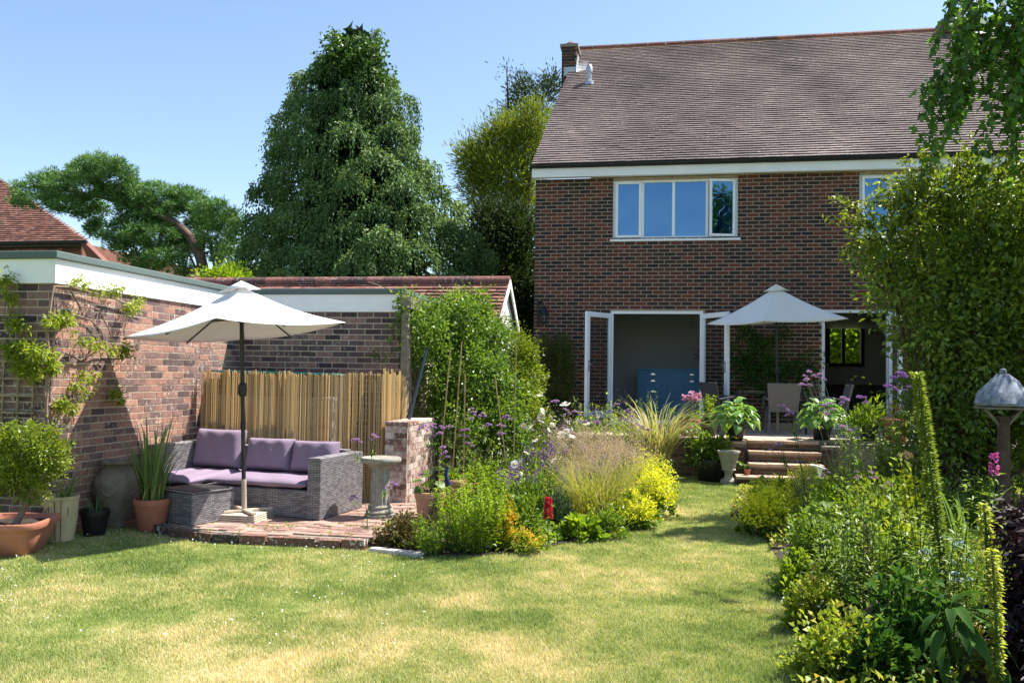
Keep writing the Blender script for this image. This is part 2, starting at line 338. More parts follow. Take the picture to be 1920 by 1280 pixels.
# ---- bricks
_bm = {}
def brick_variant(mat, k, h, d):
    key = (mat, k, round(h, 4), round(d, 3))
    if key not in _bm:
        mb = MB(); mb.cur = (k+.5)/12; mb.box((-.5, -d/2, -h/2), (.5, d/2, h/2)); me = bpy.data.meshes.new('brick_'+mat)
        me.from_pydata(mb.v, [], mb.f); a = me.attributes.new('tint', 'FLOAT', 'POINT'); a.data.foreach_set('value', np.array(mb.t, np.float32)); me.materials.append(MATS[mat]); _bm[key] = me
    return _bm[key]
def wall_bricks(axis, plane, out, u0, u1, z0, z1, holes=(), pitch=.225, course=.075, joint=.010, start=0.0, skew=None):
    """list of (centre, length, height, depth, axis): bricks standing 5 mm proud of the mortar at `plane`"""
    res = []; dep = .03; nz = int(round((z1-z0)/course))
    for r in range(nz):
        za = z0+r*course; zb = za+course-joint
        if zb > z1+.02: break
        u = u0+start-(pitch/2 if r % 2 else 0)-pitch
        while u < u1:
            segs = [(max(u, u0), min(u+pitch-joint, u1))]
            for (ha, hb, hz0, hz1) in holes:
                if za+.02 < hz1 and zb-.02 > hz0:
                    ns = []
                    for a, b_ in segs:
                        if hb <= a or ha >= b_: ns.append((a, b_)); continue
                        if a < ha: ns.append((a, ha))
                        if b_ > hb: ns.append((hb, b_))
                    segs = ns
            for a, b_ in segs:
                if b_-a < .03: continue
                w = plane+out*(.005-dep/2+random.uniform(-.0015, .0015)); cu = (a+b_)/2; cz = (za+zb)/2
                res.append(((cu, w, cz) if axis == 'x' else (w, cu, cz), b_-a, zb-za, dep, axis))
            u += pitch
    return res
def lay_bricks(bricks, mat, parent, cap=300, name='brick', key=None, bias=None):
    off = wloc(parent)
    key = key or (lambda b: (b[0][0]**2+b[0][1]**2)-(0 if b[1] > .19 else -4))
    bs = sorted(bricks, key=key)
    for b in bs[:cap]:
        k = min(11, int((bias(b) if bias else random.random())*12))
        o = bpy.data.objects.new(name, brick_variant(mat, k, b[2], b[3])); COL.objects.link(o); o.parent = parent
        o.location = Vector(b[0])-off; o.scale = (b[1], 1, 1)
        if b[4] == 'y': o.rotation_euler = (0, 0, PI/2)
    if bs[cap:]:
        mb = MB()
        for b in bs[cap:]:
            mb.cur = bias(b) if bias else random.random(); c = b[0]; l, h, d = b[1]/2, b[2]/2, b[3]/2
            e = (l, d, h) if b[4] == 'x' else (d, l, h)
            mb.box([c[i]-e[i] for i in range(3)], [c[i]+e[i] for i in range(3)])
        mb.build('brickwork', mat, parent, kind='stuff')
def wall_core(mb, axis, a0, a1, t0, t1, z0, z1, holes):
    """solid wall with openings, as boxes"""
    us = sorted({a0, a1, *[h[0] for h in holes], *[h[1] for h in holes]})
    for ua, ub in zip(us, us[1:]):
        zs = [(z0, z1)]
        for h in holes:
            if h[0] < ub-1e-6 and h[1] > ua+1e-6:
                ns = []
                for za, zb in zs:
                    if h[3] <= za or h[2] >= zb: ns.append((za, zb)); continue
                    if za < h[2]: ns.append((za, h[2]))
                    if zb > h[3]: ns.append((h[3], zb))
                zs = ns
        for za, zb in zs:
            mb.box((ua, t0, za), (ub, t1, zb)) if axis == 'x' else mb.box((t0, ua, za), (t1, ub, zb))
def lay_tiles(parent, mat, origin, uvec, vvec, nrm, width, ncourse, gauge, tw, cap, left=None, name='roof_tile', bias=None, thick=.022, right=None):
    """plain tiles: courses up the slope vvec, lower edge of each lifted on the course below"""
    off = np.array(wloc(parent)); origin, uvec, vvec, nrm = map(np.array, (origin, uvec, vvec, nrm))
    mb = MB(); cnt = 0; tl = gauge*1.25
    shared = {}
    Mr = Matrix((tuple(uvec), tuple(vvec), tuple(nrm))).transposed()
    for r in range(ncourse):
        lo = left(r) if left else 0.0; hi = right(r) if right else width
        u = lo-(tw/2 if r % 2 else 0)
        while u < hi:
            a, b = max(u, lo), min(u+tw-.003, hi); u += tw
            if b-a < .03: continue
            jl = random.gauss(0, .0012); base = origin+uvec*((a+b)/2)+vvec*(r*gauge+random.gauss(0, .0015))+nrm*(.012+jl)
            tt = np.clip((bias(a, r) if bias else random.random())+random.gauss(0, .07), 0, 1)
            if cnt < cap and b-a > tw*.8:
                k = min(9, int(tt*10))
                if k not in shared:
                    q = MB(); q.cur = (k+.5)/10; L = tl; w = tw/2-.0015
                    q.add([(-w, 0, .013), (w, 0, .013), (w, L, -.012), (-w, L, -.012), (-w, 0, .011+thick), (w, 0, .011+thick), (w, L, .002), (-w, L, .002)],
                          [(0, 3, 2, 1), (4, 5, 6, 7), (0, 1, 5, 4), (1, 2, 6, 5), (2, 3, 7, 6), (3, 0, 4, 7)])
                    me = bpy.data.meshes.new('tile'); me.from_pydata(q.v, [], q.f); at = me.attributes.new('tint', 'FLOAT', 'POINT'); at.data.foreach_set('value', np.array(q.t, np.float32)); me.materials.append(MATS[mat]); shared[k] = me
                o = bpy.data.objects.new(name, shared[k]); COL.objects.link(o); o.parent = parent
                o.matrix_local = Matrix.Translation(Vector(base-off)) @ Mr.to_4x4(); cnt += 1
            else:
                mb.cur = float(tt); w = (b-a)/2; pts = []
                for (du, dv, dn) in [(-w, 0, .013), (w, 0, .013), (w, tl, -.012), (-w, tl, -.012), (-w, 0, .011+thick), (w, 0, .011+thick), (w, tl, .002), (-w, tl, .002)]: pts.append(base+uvec*du+vvec*dv+nrm*dn)
                mb.add(pts, [(0, 3, 2, 1), (4, 5, 6, 7), (0, 1, 5, 4), (1, 2, 6, 5), (3, 0, 4, 7)])
    if mb.v: mb.build('tiling', mat, parent, kind='stuff')
# ================================================================== ground
_ng = np.random.default_rng(3).random((257, 257))
def vnoise(x, y, s):
    x = np.asarray(x)*s+91.3; y = np.asarray(y)*s+47.7; i = np.floor(x).astype(int); j = np.floor(y).astype(int); u = x-i; v = y-j
    u = u*u*(3-2*u); v = v*v*(3-2*v); i %= 256; j %= 256
    return (_ng[i, j]*(1-u)+_ng[i+1, j]*u)*(1-v)+(_ng[i, j+1]*(1-u)+_ng[i+1, j+1]*u)*v
DRY = [(480, 1255, .55, .35, .45), (760, 1235, .8, .45, .45), (1010, 1235, .6, .4, .42), (900, 1110, .6, .4, .42), (640, 1160, .6, .3, .26), (1080, 1055, .7, .6, .42), (1240, 1000, .6, .8, .22), (1250, 960, .5, .9, .16), (380, 1200, .5, .3, .2), (1330, 1045, .5, .5, .22), (1170, 1100, .7, .4, .18)]
_dry = [(*gz(a, b)[:2], c, d, e) for a, b, c, d, e in DRY]
def dryness(x, y):
    v = .33+.42*(vnoise(x, y, .8)-.5)+.38*(vnoise(x, y, 2.6)-.5)+.34*(vnoise(x, y, 7)-.5)+.2*(vnoise(x, y, 17)-.5)
    for cx, cy, rx, ry, a in _dry: v = v+.62*a*np.exp(-((x-cx)/rx)**2-((y-cy)/ry)**2)*(.55+.9*vnoise(x, y, 4))
    return np.clip(v, 0, .92)
LBED = [(-2.55, 7.42), (-2.02, 7.30), (-1.56, 7.40), (-1.14, 7.74), (-.72, 8.42), (-.33, 9.3), (0, 10.7), (.17, 12.3), (.14, 13.9), (-.2, 14.6), (-2.6, 14.6), (-2.75, 9.5), (-2.75, 7.9)]
RBED = [(1.14, 12.7), (.93, 11.4), (.80, 10.3), (.86, 9.55), (1.02, 8.8), (1.03, 7.6), (.95, 6.4), (.85, 5.5), (.72, 4.7), (.6, 3.0), (8, 3.0), (8, 14.2), (2.6, 14.2), (2.4, 13.3)]
PAVE = [(-5.62, 8.02), (-5.2, 7.86), (-4.62, 7.55), (-4.07, 7.36), (-3.3, 7.40), (-2.62, 7.42), (-2.62, 10.7), (-5.62, 10.7)]
def inpoly(x, y, poly):
    r = np.zeros(x.shape, bool); n = len(poly)
    for i in range(n):
        x1, y1 = poly[i]; x2, y2 = poly[(i+1) % n]
        c = ((y1 > y) != (y2 > y)) & (x < (x2-x1)*(y-y1)/(y2-y1+1e-12)+x1); r ^= c
    return r
mb = MB(); mb.box((-160, -60, -.6), (160, 260, -.03)); mb.build('ground', 'far_ground')['kind'] = 'structure'
gx = np.arange(-9, 7.01, .1); gy = np.arange(-1, 16.61, .1); X, Y = np.meshgrid(gx, gy)
Z = .012*(vnoise(X, Y, .9)-.5)+.006*(vnoise(X, Y, 3)-.5)
n1, n2 = X.shape; idx = np.arange(n1*n2).reshape(n1, n2)
Q = np.stack([idx[:-1, :-1], idx[:-1, 1:], idx[1:, 1:], idx[1:, :-1]], -1).reshape(-1, 4)
link('lawn', npmesh('lawn', np.stack([X, Y, Z], -1).reshape(-1, 3), Q, dryness(X, Y).ravel(), True), 'lawn')['kind'] = 'structure'
# grass blades, thinning with distance
def grass():
    n = 3200000; y = 3.2+11.0*rng.random(n); x = -7.5+9.5*rng.random(n); d2 = x*x+y*y
    keep = rng.random(n) < np.clip(24/d2, .10, .8); x, y = x[keep], y[keep]
    ang = np.arctan2(x+y*.1763, y); ok = (np.abs(ang) < .72) & ~inpoly(x, y, LBED) & ~inpoly(x, y, RBED) & ~inpoly(x, y, PAVE) & ~((x < -5.6) & (y > 7.1)) & ~((y > 13.3) & (x > .2))
    x, y = x[ok], y[ok]; n = len(x); d = np.sqrt(x*x+y*y)
    h = (.010+.020*rng.random(n)**1.6)*(.8+.5*vnoise(x, y, 1.7)); w = .0022*(1+(d-4.5)*.16)
    a = rng.random(n)*2*PI; t = rng.random(n)*.9; B = np.stack([x, y, np.full(n, .0)], 1)
    D = np.stack([np.cos(a), np.sin(a), np.zeros(n)], 1); S = np.stack([-np.sin(a), np.cos(a), np.zeros(n)], 1)
    V = np.stack([B-S*w[:, None], B+S*w[:, None], B+D*(h*t)[:, None]+np.array([0, 0, 1])*(h*np.sqrt(1-.6*t*t))[:, None]], 1).reshape(-1, 3)
    tn = dryness(x, y)+rng.normal(0, .17, n)
    o = link('lawn_grass', npmesh('lawn_grass', V, np.arange(3*n).reshape(n, 3), np.repeat(np.clip(tn, 0, 1), 3)), 'grass_blade')
    tag(o, 'short mown lawn grass with dry straw coloured patches', 'grass', kind='stuff'); return n
print('blades', grass())
# clover heads on the left of the lawn
n = 800; x = -6.5+5.2*rng.random(n); y = 4.6+3.6*rng.random(n)
k = (vnoise(x, y, 1.4) > .55) & (rng.random(n) < np.clip((-x-.6)/3.2, 0, 1)) & ~inpoly(x, y, PAVE); x, y = x[k], y[k]; n = len(x)
P = np.repeat(np.stack([x, y, .03+.015*rng.random(n)], 1), 3, 0); D = rdir(3*n)*np.array([1, 1, .5])
o = leafobj('clover_flowers', P, D, np.tile([0, 0, 1.], (3*n, 1)), .011, .010, 'white_petal', None); tag(o, 'tiny white clover flowers scattered in the lawn', 'clover', kind='stuff')
# flower bed soil
for nm, poly in (('flower_bed_soil', LBED), ('border_soil', RBED)):
    mb = MB(); mb.prism(poly, 'z', -.05, .016); o = mb.build(nm, 'soil'); o['kind'] = 'structure'
mb = MB()
for i in range(0, 1):
    a, b = np.array(LBED[i]), np.array(LBED[i+1]); d = unit(b-a); nrm = np.array([-d[1], d[0]])
    a2, b2 = a-nrm*.09, b-nrm*.09
    mb.prism([tuple(a+d*.005), tuple(b-d*.005), tuple(b2-d*.005), tuple(a2+d*.005)], 'z', -.02, .038+.004*i)
o = mb.build('stone_bed_edging', 'white_edge', bevel=.012); tag(o, 'pale stone edging strip at corner of brick paving and bed', 'edging')
# ================================================================== brick paving below the sofa
mb = MB(); mb.prism([(-5.62, 8.0), (-5.2, 7.90), (-4.62, 7.60), (-4.07, 7.42), (-3.3, 7.45), (-2.65, 7.46), (-2.65, 10.7), (-5.62, 10.7)], 'z', -.05, .066)
pav = mb.build('brick_paving', 'dark_mortar'); pav['kind'] = 'structure'
pb = []
for r in range(32):
    yy = 7.50+r*.106; u = -5.6-(r % 2)*.11
    while u < -2.68:
        cx = u+.107; fr = np.interp(cx, [-5.6, -5.2, -4.62, -4.07, -3.3, -2.6], [8.02, 7.95, 7.66, 7.48, 7.50, 7.5])
        if cx-.107 > -5.6 and yy > fr and (yy < 8.6 or (cx > -3.6 and yy < 9.7)): pb.append(((cx, yy+.05, .05+random.uniform(-.002, .004)), .213, .06, .098, 'x'))
        u += .221
lay_bricks(pb, 'paver_brick', pav, 300)
kerb = [(-5.55, 7.98), (-5.2, 7.86), (-4.62, 7.55), (-4.07, 7.36), (-3.3, 7.40), (-2.62, 7.42)]
for (a, b) in zip(kerb, kerb[1:]):
    a, b = np.array(a), np.array(b); L = np.linalg.norm(b-a); m = max(1, round(L/.225)); d = (b-a)/L
    for i in range(m):
        c = a+d*(i+.5)*L/m; o = bpy.data.objects.new('brick', brick_variant('kerb_brick', random.randint(0, 11) if c[0] < -3.9 else random.randint(7, 11), .105, .10)); COL.objects.link(o); o.parent = pav
        o.location = (c[0]+random.uniform(-.008, .008), c[1]+.02, .033+random.uniform(-.01, .006)); o.scale = (L/m-.012, 1, 1); o.rotation_euler = (random.uniform(-.04, .04), random.uniform(-.02, .02), math.atan2(d[1], d[0])+random.uniform(-.03, .03))
# ================================================================== house
yF = 17.0; yB = 25.4; XL, XR = -2.555, 9.2
house = thing('brick_house', 'two storey dark brick house with tiled roof, white window and open french doors', 'house', (3.3, 21.2, 0))
D1 = (-1.02, .78, .70, 2.89); D2 = (2.985, 4.215, .70, 2.92); W1 = (-.995, 1.43, 4.315, 5.50); W2 = (3.665, 6.1, 4.315, 5.50)
holes = [D1, D2, W1, W2]
mb = MB(); wall_core(mb, 'x', XL, XR, yF, yF+.28, 0, 5.55, holes)
RW = aty(1550, 605, yB); RW2 = aty(1618, 686, yB)
wall_core(mb, 'x', XL, XR, yB, yB+.28, 0, 5.55, [(RW[0], RW2[0], RW2[2], RW[2])])
mb.box((XL, yF+.28, 0), (XL+.28, yB, 5.55)); mb.box((XR-.28, yF+.28, 0), (XR, yB, 5.55))
wall = mb.build('wall', 'house_mortar', house)
lay_bricks(wall_bricks('x', yF, -1, XL, 7.2, .75, 5.55, holes, joint=.016), 'house_brick', wall, 300,
           key=lambda b: (0 if (b[1] > .2 and -2.4 < b[0][0] < 3.4 and 3.0 < b[0][2] < 4.3) else 1e4)+b[0][0]**2+(b[0][2]-3)**2)
# inside: floors, ceilings and partition
mb = MB(); mb.box((XL+.28, yF+.28, .30), (XR-.28, yB, .69)); mb.build('floor', 'interior_floor', house)
mb = MB(); mb.box((XL+.29, yF+.29, 3.05), (XR-.29, yB-.01, 3.3)); mb.box((XL+.29, yF+.29, 5.50), (XR-.29, yB-.01, 5.54))
mb.box((XL+.285, 20.4, .69), (2.2, 20.5, 3.05)); mb.box((2.2, yF+.285, .69), (2.3, 24.0, 3.05)); mb.box((6.2, yF+.285, .69), (6.3, yB-.01, 3.05))
mb.box((XL+.285, 19.0, 3.3), (XR-.3, 19.1, 5.5)); mb.build('inner_walls', 'interior_wall', house)
mb = MB(); za_ = RW2[2]-.02; mb.box((2.305, yB-.06, za_), (RW[0]-.02, yB-.012, 3.04)); mb.box((RW2[0]+.02, yB-.06, za_), (6.19, yB-.012, 3.04)); mb.box((2.305, yB-.06, .70), (6.19, yB-.012, za_)); mb.box((2.301, yF+.30, .70), (2.304, 23.9, 3.04)); mb.box((6.19, yF+.30, .70), (6.199, yB-.07, 3.04)); mb.box((2.31, yF+.30, 3.03), (6.18, yB-.07, 3.048)); mb.build('garden_room_walls', 'white_paint', house)  # white lining added over the walls to stand in for window light
# roof
PITCH = math.radians(41); e0 = np.array([0, 16.76, 5.79]); tp = math.tan(PITCH)
def roofhit(px, py, lift=0.0):
    d = ray(px, py); t = (e0[2]+lift-EYE-e0[1]*tp)/(d[2]-d[1]*tp); return CAM+d*t
rl = roofhit(1084, 92); rr = roofhit(1760, 58); YR = (rl[1]+rr[1])/2; ZR = e0[2]+(YR-e0[1])*tp; ev = aty(997, 320, 16.76)
print('ridge', rl, rr, YR, ZR)
roof = MB(); roof.prism([(16.87, 5.83), (YR, ZR-.05), (2*YR-16.8, 5.76), (2*YR-16.8, 5.60), (YR, ZR-.25), (16.87, 5.66)], 'x', rl[0]+.12, 9.6)
roof.add([(ev[0]+.04, 16.87, 5.83), (rl[0]+.13, YR, ZR-.05), (rl[0]+.13, YR, ZR-.2), (ev[0]+.04, 16.87, 5.66), (rl[0]+.14, 16.87, 5.83), (rl[0]+.14, 16.87, 5.66)], [(0, 4, 1), (0, 1, 2, 3), (0, 3, 5, 4), (3, 2, 5)])
roof = roof.build('roof', 'roof_dark', house)
vv = np.array([0, math.cos(PITCH), math.sin(PITCH)]); nn = np.array([0, -math.sin(PITCH), math.cos(PITCH)])
SL = (YR-e0[1])/math.cos(PITCH); NC = int(SL/.1)
x0 = ev[0]
def rbias(u, r):
    x = x0+u; return .42+.55*(vnoise(x, r*.1, .55)-.5)+.5*(vnoise(x, r*.1, 1.7)-.5)+(.15 if random.random() < .06 else 0)
lay_tiles(roof, 'roof_tile', e0+np.array([x0, 0, 0]), (1, 0, 0), vv, nn, 7.8-x0, NC, .1, .168, 300, left=lambda r: (rl[0]-x0)*r/NC+random.uniform(-.012, .012), bias=rbias)
mb = MB(); mb.box((rl[0], YR-.145, ZR-.16), (9.6, YR+.13, ZR-.062)); mb.build('ridge_bed', 'orange_lichen', roof)
u = rl[0]-.02
while u < 7.5:
    mb = MB(); mb.cur = random.random(); a = [(YR+.13*math.cos(t), ZR-.06+.13*math.sin(t)) for t in np.linspace(0, PI, 8)]
    mb.prism(a, 'x', u, u+.44); mb.build('ridge_tile', 'ridge_clay', roof); u += .448
mb = MB(); mb.box((x0, 16.80, 5.545), (9.6, 16.86, 5.725)); mb.box((x0+.02, 16.862, 5.56), (9.6, 16.998, 5.58)); mb.build('fascia', 'white_paint', house, bevel=.004)
mb = MB()
prof = [(16.797+.05*math.cos(t)-.051, 5.775+.05*math.sin(t)) for t in np.linspace(PI, 2*PI, 9)]+[(16.795, 5.782), (16.697, 5.782)]
mb.prism(prof, 'x', x0-.02, 9.6); mb.build('gutter', 'black_gutter', house)
# windows
def casement(x0, x1, z0, z1, y, mull, parent, openlast):
    w = MB(); frame(w, x0, x1, z0, z1, y+.02, y+.09, .055)
    for m_ in mull: w.box((m_-.028, y+.021, z0+.056), (m_+.028, y+.089, z1-.056))
    win = w.build('window', 'upvc', parent, bevel=.004)
    s = MB(); s.box((x0-.05, y-.05, z0-.045), (x1+.05, y+.1, z0-.002)); s.build('sill', 'upvc', win, bevel=.004)
    xs = [x0+.03]+list(mull)+[x1-.03]
    for k in range(len(xs)-1):
        a, b_ = xs[k]+.024, xs[k+1]-.024; last = openlast and k == len(xs)-2
        if k == 0 or last:
            q = MB()
            if last: q.M = Matrix.Translation((b_, y+.02, 0)) @ Matrix.Rotation(math.radians(12), 4, 'Z') @ Matrix.Translation((-b_, -y-.02, 0))
            frame(q, a, b_, z0+.03, z1-.03, y-.015, y+.03, .05); sa = q.build('sash', 'upvc', win, bevel=.004)
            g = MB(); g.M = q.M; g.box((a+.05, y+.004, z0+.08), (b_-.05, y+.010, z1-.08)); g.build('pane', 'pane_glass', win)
            if last: h = MB(); h.M = q.M; h.box((a+.015, y-.045, (z0+z1)/2-.06), (a+.035, y-.016, (z0+z1)/2+.06)); h.build('handle', 'upvc', win)
        else:
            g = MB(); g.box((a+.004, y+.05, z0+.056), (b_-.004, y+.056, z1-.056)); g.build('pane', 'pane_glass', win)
    return win
yW = yF+.03
w1 = casement(W1[0], W1[1], W1[2], W1[3], yW, [aty(1205, 390, yW)[0], aty(1263, 390, yW)[0], aty(1326, 390, yW)[0]], house, True)
w2 = casement(W2[0], W2[1], W2[2], W2[3], yW, [4.25, 4.85, 5.45], house, False)
def drape(x0, x1, z0, z1, y):
    mb = MB(); n = 30
    vs = []; 
    for z, k in ((z0, 1.15), (z1, .8)):
        for i in range(n+1): vs.append((x0+(x1-x0)*i/n*k, y+.035*math.sin(i*1.35), z))
    mb.add(vs, [(i, i+1, n+2+i, n+1+i) for i in range(n)]); o = mb.build('curtain', 'curtain', house); return o
drape(-.9, -.62, 4.3, 5.48, yF+.42); drape(3.76, 4.1, 4.3, 5.48, yF+.42); drape(1.15, 1.36, 4.3, 5.48, yF+.42)
# french doors
def leafdoor(hx, sgn, ang, width, z0, z1, parent, y=yF+.02):
    M = Matrix.Translation((hx, y, 0)) @ Matrix.Rotation(-sgn*ang, 4, 'Z')
    d = MB(); d.M = M; x0, x1 = (0, width) if sgn > 0 else (-width, 0)
    frame(d, x0, x1, z0, z1, -.06, 0, .095); d.box((x0+.096, -.059, z0+.096), (x1-.096, -.001, z0+.16))
    do = d.build('door_leaf', 'upvc', parent, bevel=.005)
    g = MB(); g.M = M; g.box((x0+.09, -.034, z0+.15), (x1-.09, -.024, z1-.09)); g.build('pane', 'door_glass', do)
    hx_ = x1-.05 if sgn > 0 else x0+.05
    h = MB(); h.M = M
    for s_ in (-1, 1):
        yy = -.06 if s_ < 0 else 0
        h.box((hx_-.015, min(yy, yy+s_*.012), z0+.92), (hx_+.015, max(yy, yy+s_*.012), z0+1.14)); h.tube([(hx_, yy+s_*.01, z0+1.06), (hx_, yy+s_*.05, z0+1.06), (hx_-.11*(1 if sgn > 0 else -1), yy+s_*.05, z0+1.06)], .01, 6)
    h.build('handle', 'chrome', do); return do
for (Dr, angL, angR) in ((D1, math.radians(180-58), math.radians(180-57)), (D2, None, math.radians(97))):
    f = MB(); a, b_, z0, z1 = Dr; frame(f, a, b_, z0, z1, yF+.01, yF+.08, .06); fr = f.build('door_frame', 'upvc', house, bevel=.004)
    s = MB(); s.box((a-.04, yF-.05, z0-.05), (b_+.04, yF+.1, z0-.002)); s.build('sill', 'upvc', fr)
    wd = (b_-a-.12)/2
    if angL: leafdoor(a+.05, 1, angL, wd, z0+.06, z1-.06, house)
    leafdoor(b_-.05, -1, angR, wd, z0+.06, z1-.06, house)
mb = MB(); frame(mb, RW[0]-.02, RW2[0]+.02, RW2[2]-.02, RW[2]+.02, yB-.10, yB+.05, .09); mx_ = (RW[0]*.55+RW2[0]*.45); mb.box((mx_-.04, yB-.08, RW2[2]), (mx_+.04, yB+.04, RW[2])); bwin = mb.build('back_window', 'dark_wood', house)
mb = MB(); mb.box((RW[0], yB+.10, RW2[2]), (RW2[0], yB+.106, RW[2])); mb.build('pane', 'door_glass', bwin)
# chimneys
def chimney(px0, px1, ptop, yc, depth, pot):
    a = aty(px0, ptop, yc); b_ = aty(px1, ptop, yc); zb = e0[2]+(yc-e0[1])*tp-1.3
    m = MB(); m.box((a[0], yc, zb), (b_[0], yc+depth, a[2])); m.box((a[0]-.04, yc-.04, a[2]), (b_[0]+.04, yc+depth+.04, a[2]+.07))
    c = m.build('chimney', 'dark_mortar', roof)
    bs = wall_bricks('x', yc, -1, a[0], b_[0], zb, a[2]-.005)+wall_bricks('y', b_[0], 1, yc+.026, yc+depth, zb, a[2]-.005)
    lay_bricks(bs, 'house_brick', c, 0)
    m = MB(); cx = (a[0]+b_[0])/2; m.lathe((cx, yc+depth/2, a[2]+.07), pot, 14); m.build('chimney_pot', 'ridge_clay' if len(pot) > 4 else 'cast_stone', c, smooth=True)
    return a, b_
yc = roofhit(1076, 136)[1]; zc = roofhit(1076, 136)[2]; print('chim', yc, zc)
ca, cb = chimney(1053.5, 1081, 89, yc, .62, [(.17, 0), (.17, .05), (.14, .1), (.08, .15), (.02, .16)])
fl = MB(); k0 = cb[0]+.008
fl.add([(k0, yc-.1, zc-.03), (k0+.22, yc-.02, zc+.03), (k0+.26, yc+.45, zc+.02+.47*tp), (k0, yc+.6, zc+.03+.6*tp), (k0, yc+.5, zc+.35+.45*tp), (k0, yc, zc+.26)], [(0, 1, 2, 3), (0, 3, 4, 5)])
fl.box((ca[0]+.06, yc-.05, zc-.09), (k0-.004, yc-.008, zc+.12)); fl.build('lead_flashing', 'lead', roof)
chimney(1768, 1830, 42, YR-.3, .7, [(.22, 0), (.2, .22), (.22, .26), (.16, .27)])
fp = roofhit(1105, 157, .02); m = MB(); m.lathe(fp-np.array([0, 0, .05]), [(.12, 0), (.11, .09), (.055, .12), (.055, .30), (.075, .31), (.075, .44), (.03, .5)], 14); m.build('flue_pipe', 'flue_metal', roof, smooth=True)
# lantern on the wall
lp = aty(1022, 590, yF); lan = thing('wall_lantern', 'black wall lantern on a bracket beside the yew at the house corner', 'lantern', (lp[0], yF-.12, lp[2]-.2))
m = MB(); m.box((lp[0]-.16, yF-.04, lp[2]-.25), (lp[0]-.12, yF-.005, lp[2]+.28)); m.tube([(lp[0]-.14, yF-.03, lp[2]+.24), (lp[0]-.05, yF-.14, lp[2]+.26), (lp[0], yF-.16, lp[2]+.17)], .013, 6); m.build('bracket', 'black_gutter', lan)
m = MB(); m.lathe((lp[0], yF-.16, lp[2]-.2), [(.03, 0), (.06, .02), (.06, .04)], 6); m.lathe((lp[0], yF-.16, lp[2]+.03), [(.1, 0), (.04, .09), (.012, .14)], 6)
for k in range(6):
    t = k*PI/3; m.tube([(lp[0]+.055*math.cos(t), yF-.16+.055*math.sin(t), lp[2]-.17), (lp[0]+.085*math.cos(t), yF-.16+.085*math.sin(t), lp[2]+.04)], .006, 4)
m.build('lantern_cage', 'black_gutter', lan); m = MB(); m.lathe((lp[0], yF-.16, lp[2]-.16), [(.05, 0), (.078, .19)], 6); m.build('lantern_glass', 'door_glass', lan)
# things indoors
cp = aty(1196, 690, 18.9); cq = aty(1330, 690, 18.9)
cab = thing('kitchen_cabinet', 'blue kitchen cabinet with cup handled drawers inside the open french doors', 'cabinet', ((cp[0]+cq[0])/2, 19.2, .69))
m = MB(); m.box((cp[0], 18.92, .69), (cq[0]+.3, 19.5, cp[2]-.035)); m.build('carcass', 'cabinet_blue', cab)
m = MB(); m.box((cp[0]-.03, 18.88, cp[2]-.034), (cq[0]+.32, 19.52, cp[2])); m.build('worktop', 'cabinet_blue', cab, bevel=.005)
xm = cp[0]+(cq[0]-cp[0])*.0
for j, (za, zb) in enumerate(((.16, .06), (.33, .18), (.62, .35))):
    for i in range(2):
        xa = cp[0]+.04+i*.62; d = MB(); d.box((xa, 18.90, cp[2]-.03-za-.02), (xa+.58, 18.925, cp[2]-.03-zb+.005)); dr = d.build('drawer', 'cabinet_blue', cab, bevel=.006)
        hx = xa+.5 if i else xa+.29
        hz = cp[2]-.03-(za+zb)/2; d = MB(); d.prism([(hx+.05*math.cos(t), hz+.035*math.sin(t)) for t in np.linspace(0, PI, 9)], 'y', 18.875, 18.899); d.build('cup_handle', 'chrome', dr)
vs_ = thing('flower_vase', 'dark vase of flowers on the blue kitchen cabinet', 'vase', (cq[0]-.12, 19.15, cp[2]))
m = MB(); m.lathe((cq[0]-.12, 19.15, cp[2]), [(.05, 0), (.08, .08), (.05, .18), (.06, .2)], 12); m.build('vase', 'sofa_leather', vs_, smooth=True)
P = np.array([cq[0]-.12, 19.15, cp[2]+.33])+rng.normal(size=(120, 3))*np.array([.1, .1, .09]); leafobj('flowers', P, rdir(120), rdir(120), .06, .04, 'dusk_petal', vs_)
pd = aty(1297, 605, 18.6); pen = thing('pendant_lantern', 'clear glass pendant lantern hanging in the kitchen doorway', 'lamp', (pd[0], 18.6, pd[2]-.1))
m = MB(); m.tube([(pd[0], 18.6, pd[2]+.08), (pd[0], 18.6, 3.05)], .006, 5); m.build('cord', 'black_gutter', pen); m = MB(); m.lathe((pd[0], 18.6, pd[2]-.12), [(.06, 0), (.10, .12), (.03, .2)], 10); m.build('shade', 'door_glass', pen)
sp = aty(1600, 720, 20.5); sf = thing('leather_sofa', 'dark leather sofa inside the garden room doorway', 'sofa', (sp[0], 20.8, .69))
m = MB(); m.box((sp[0]-.9, 20.4, .70), (sp[0]+.9, 21.2, 1.1)); m.build('seat', 'sofa_leather', sf, bevel=.08, seg=3); m = MB(); m.box((sp[0]-.95, 20.35, .8), (sp[0]+.95, 20.6, 1.48)); m.build('backrest', 'sofa_leather', sf, bevel=.1, seg=3)
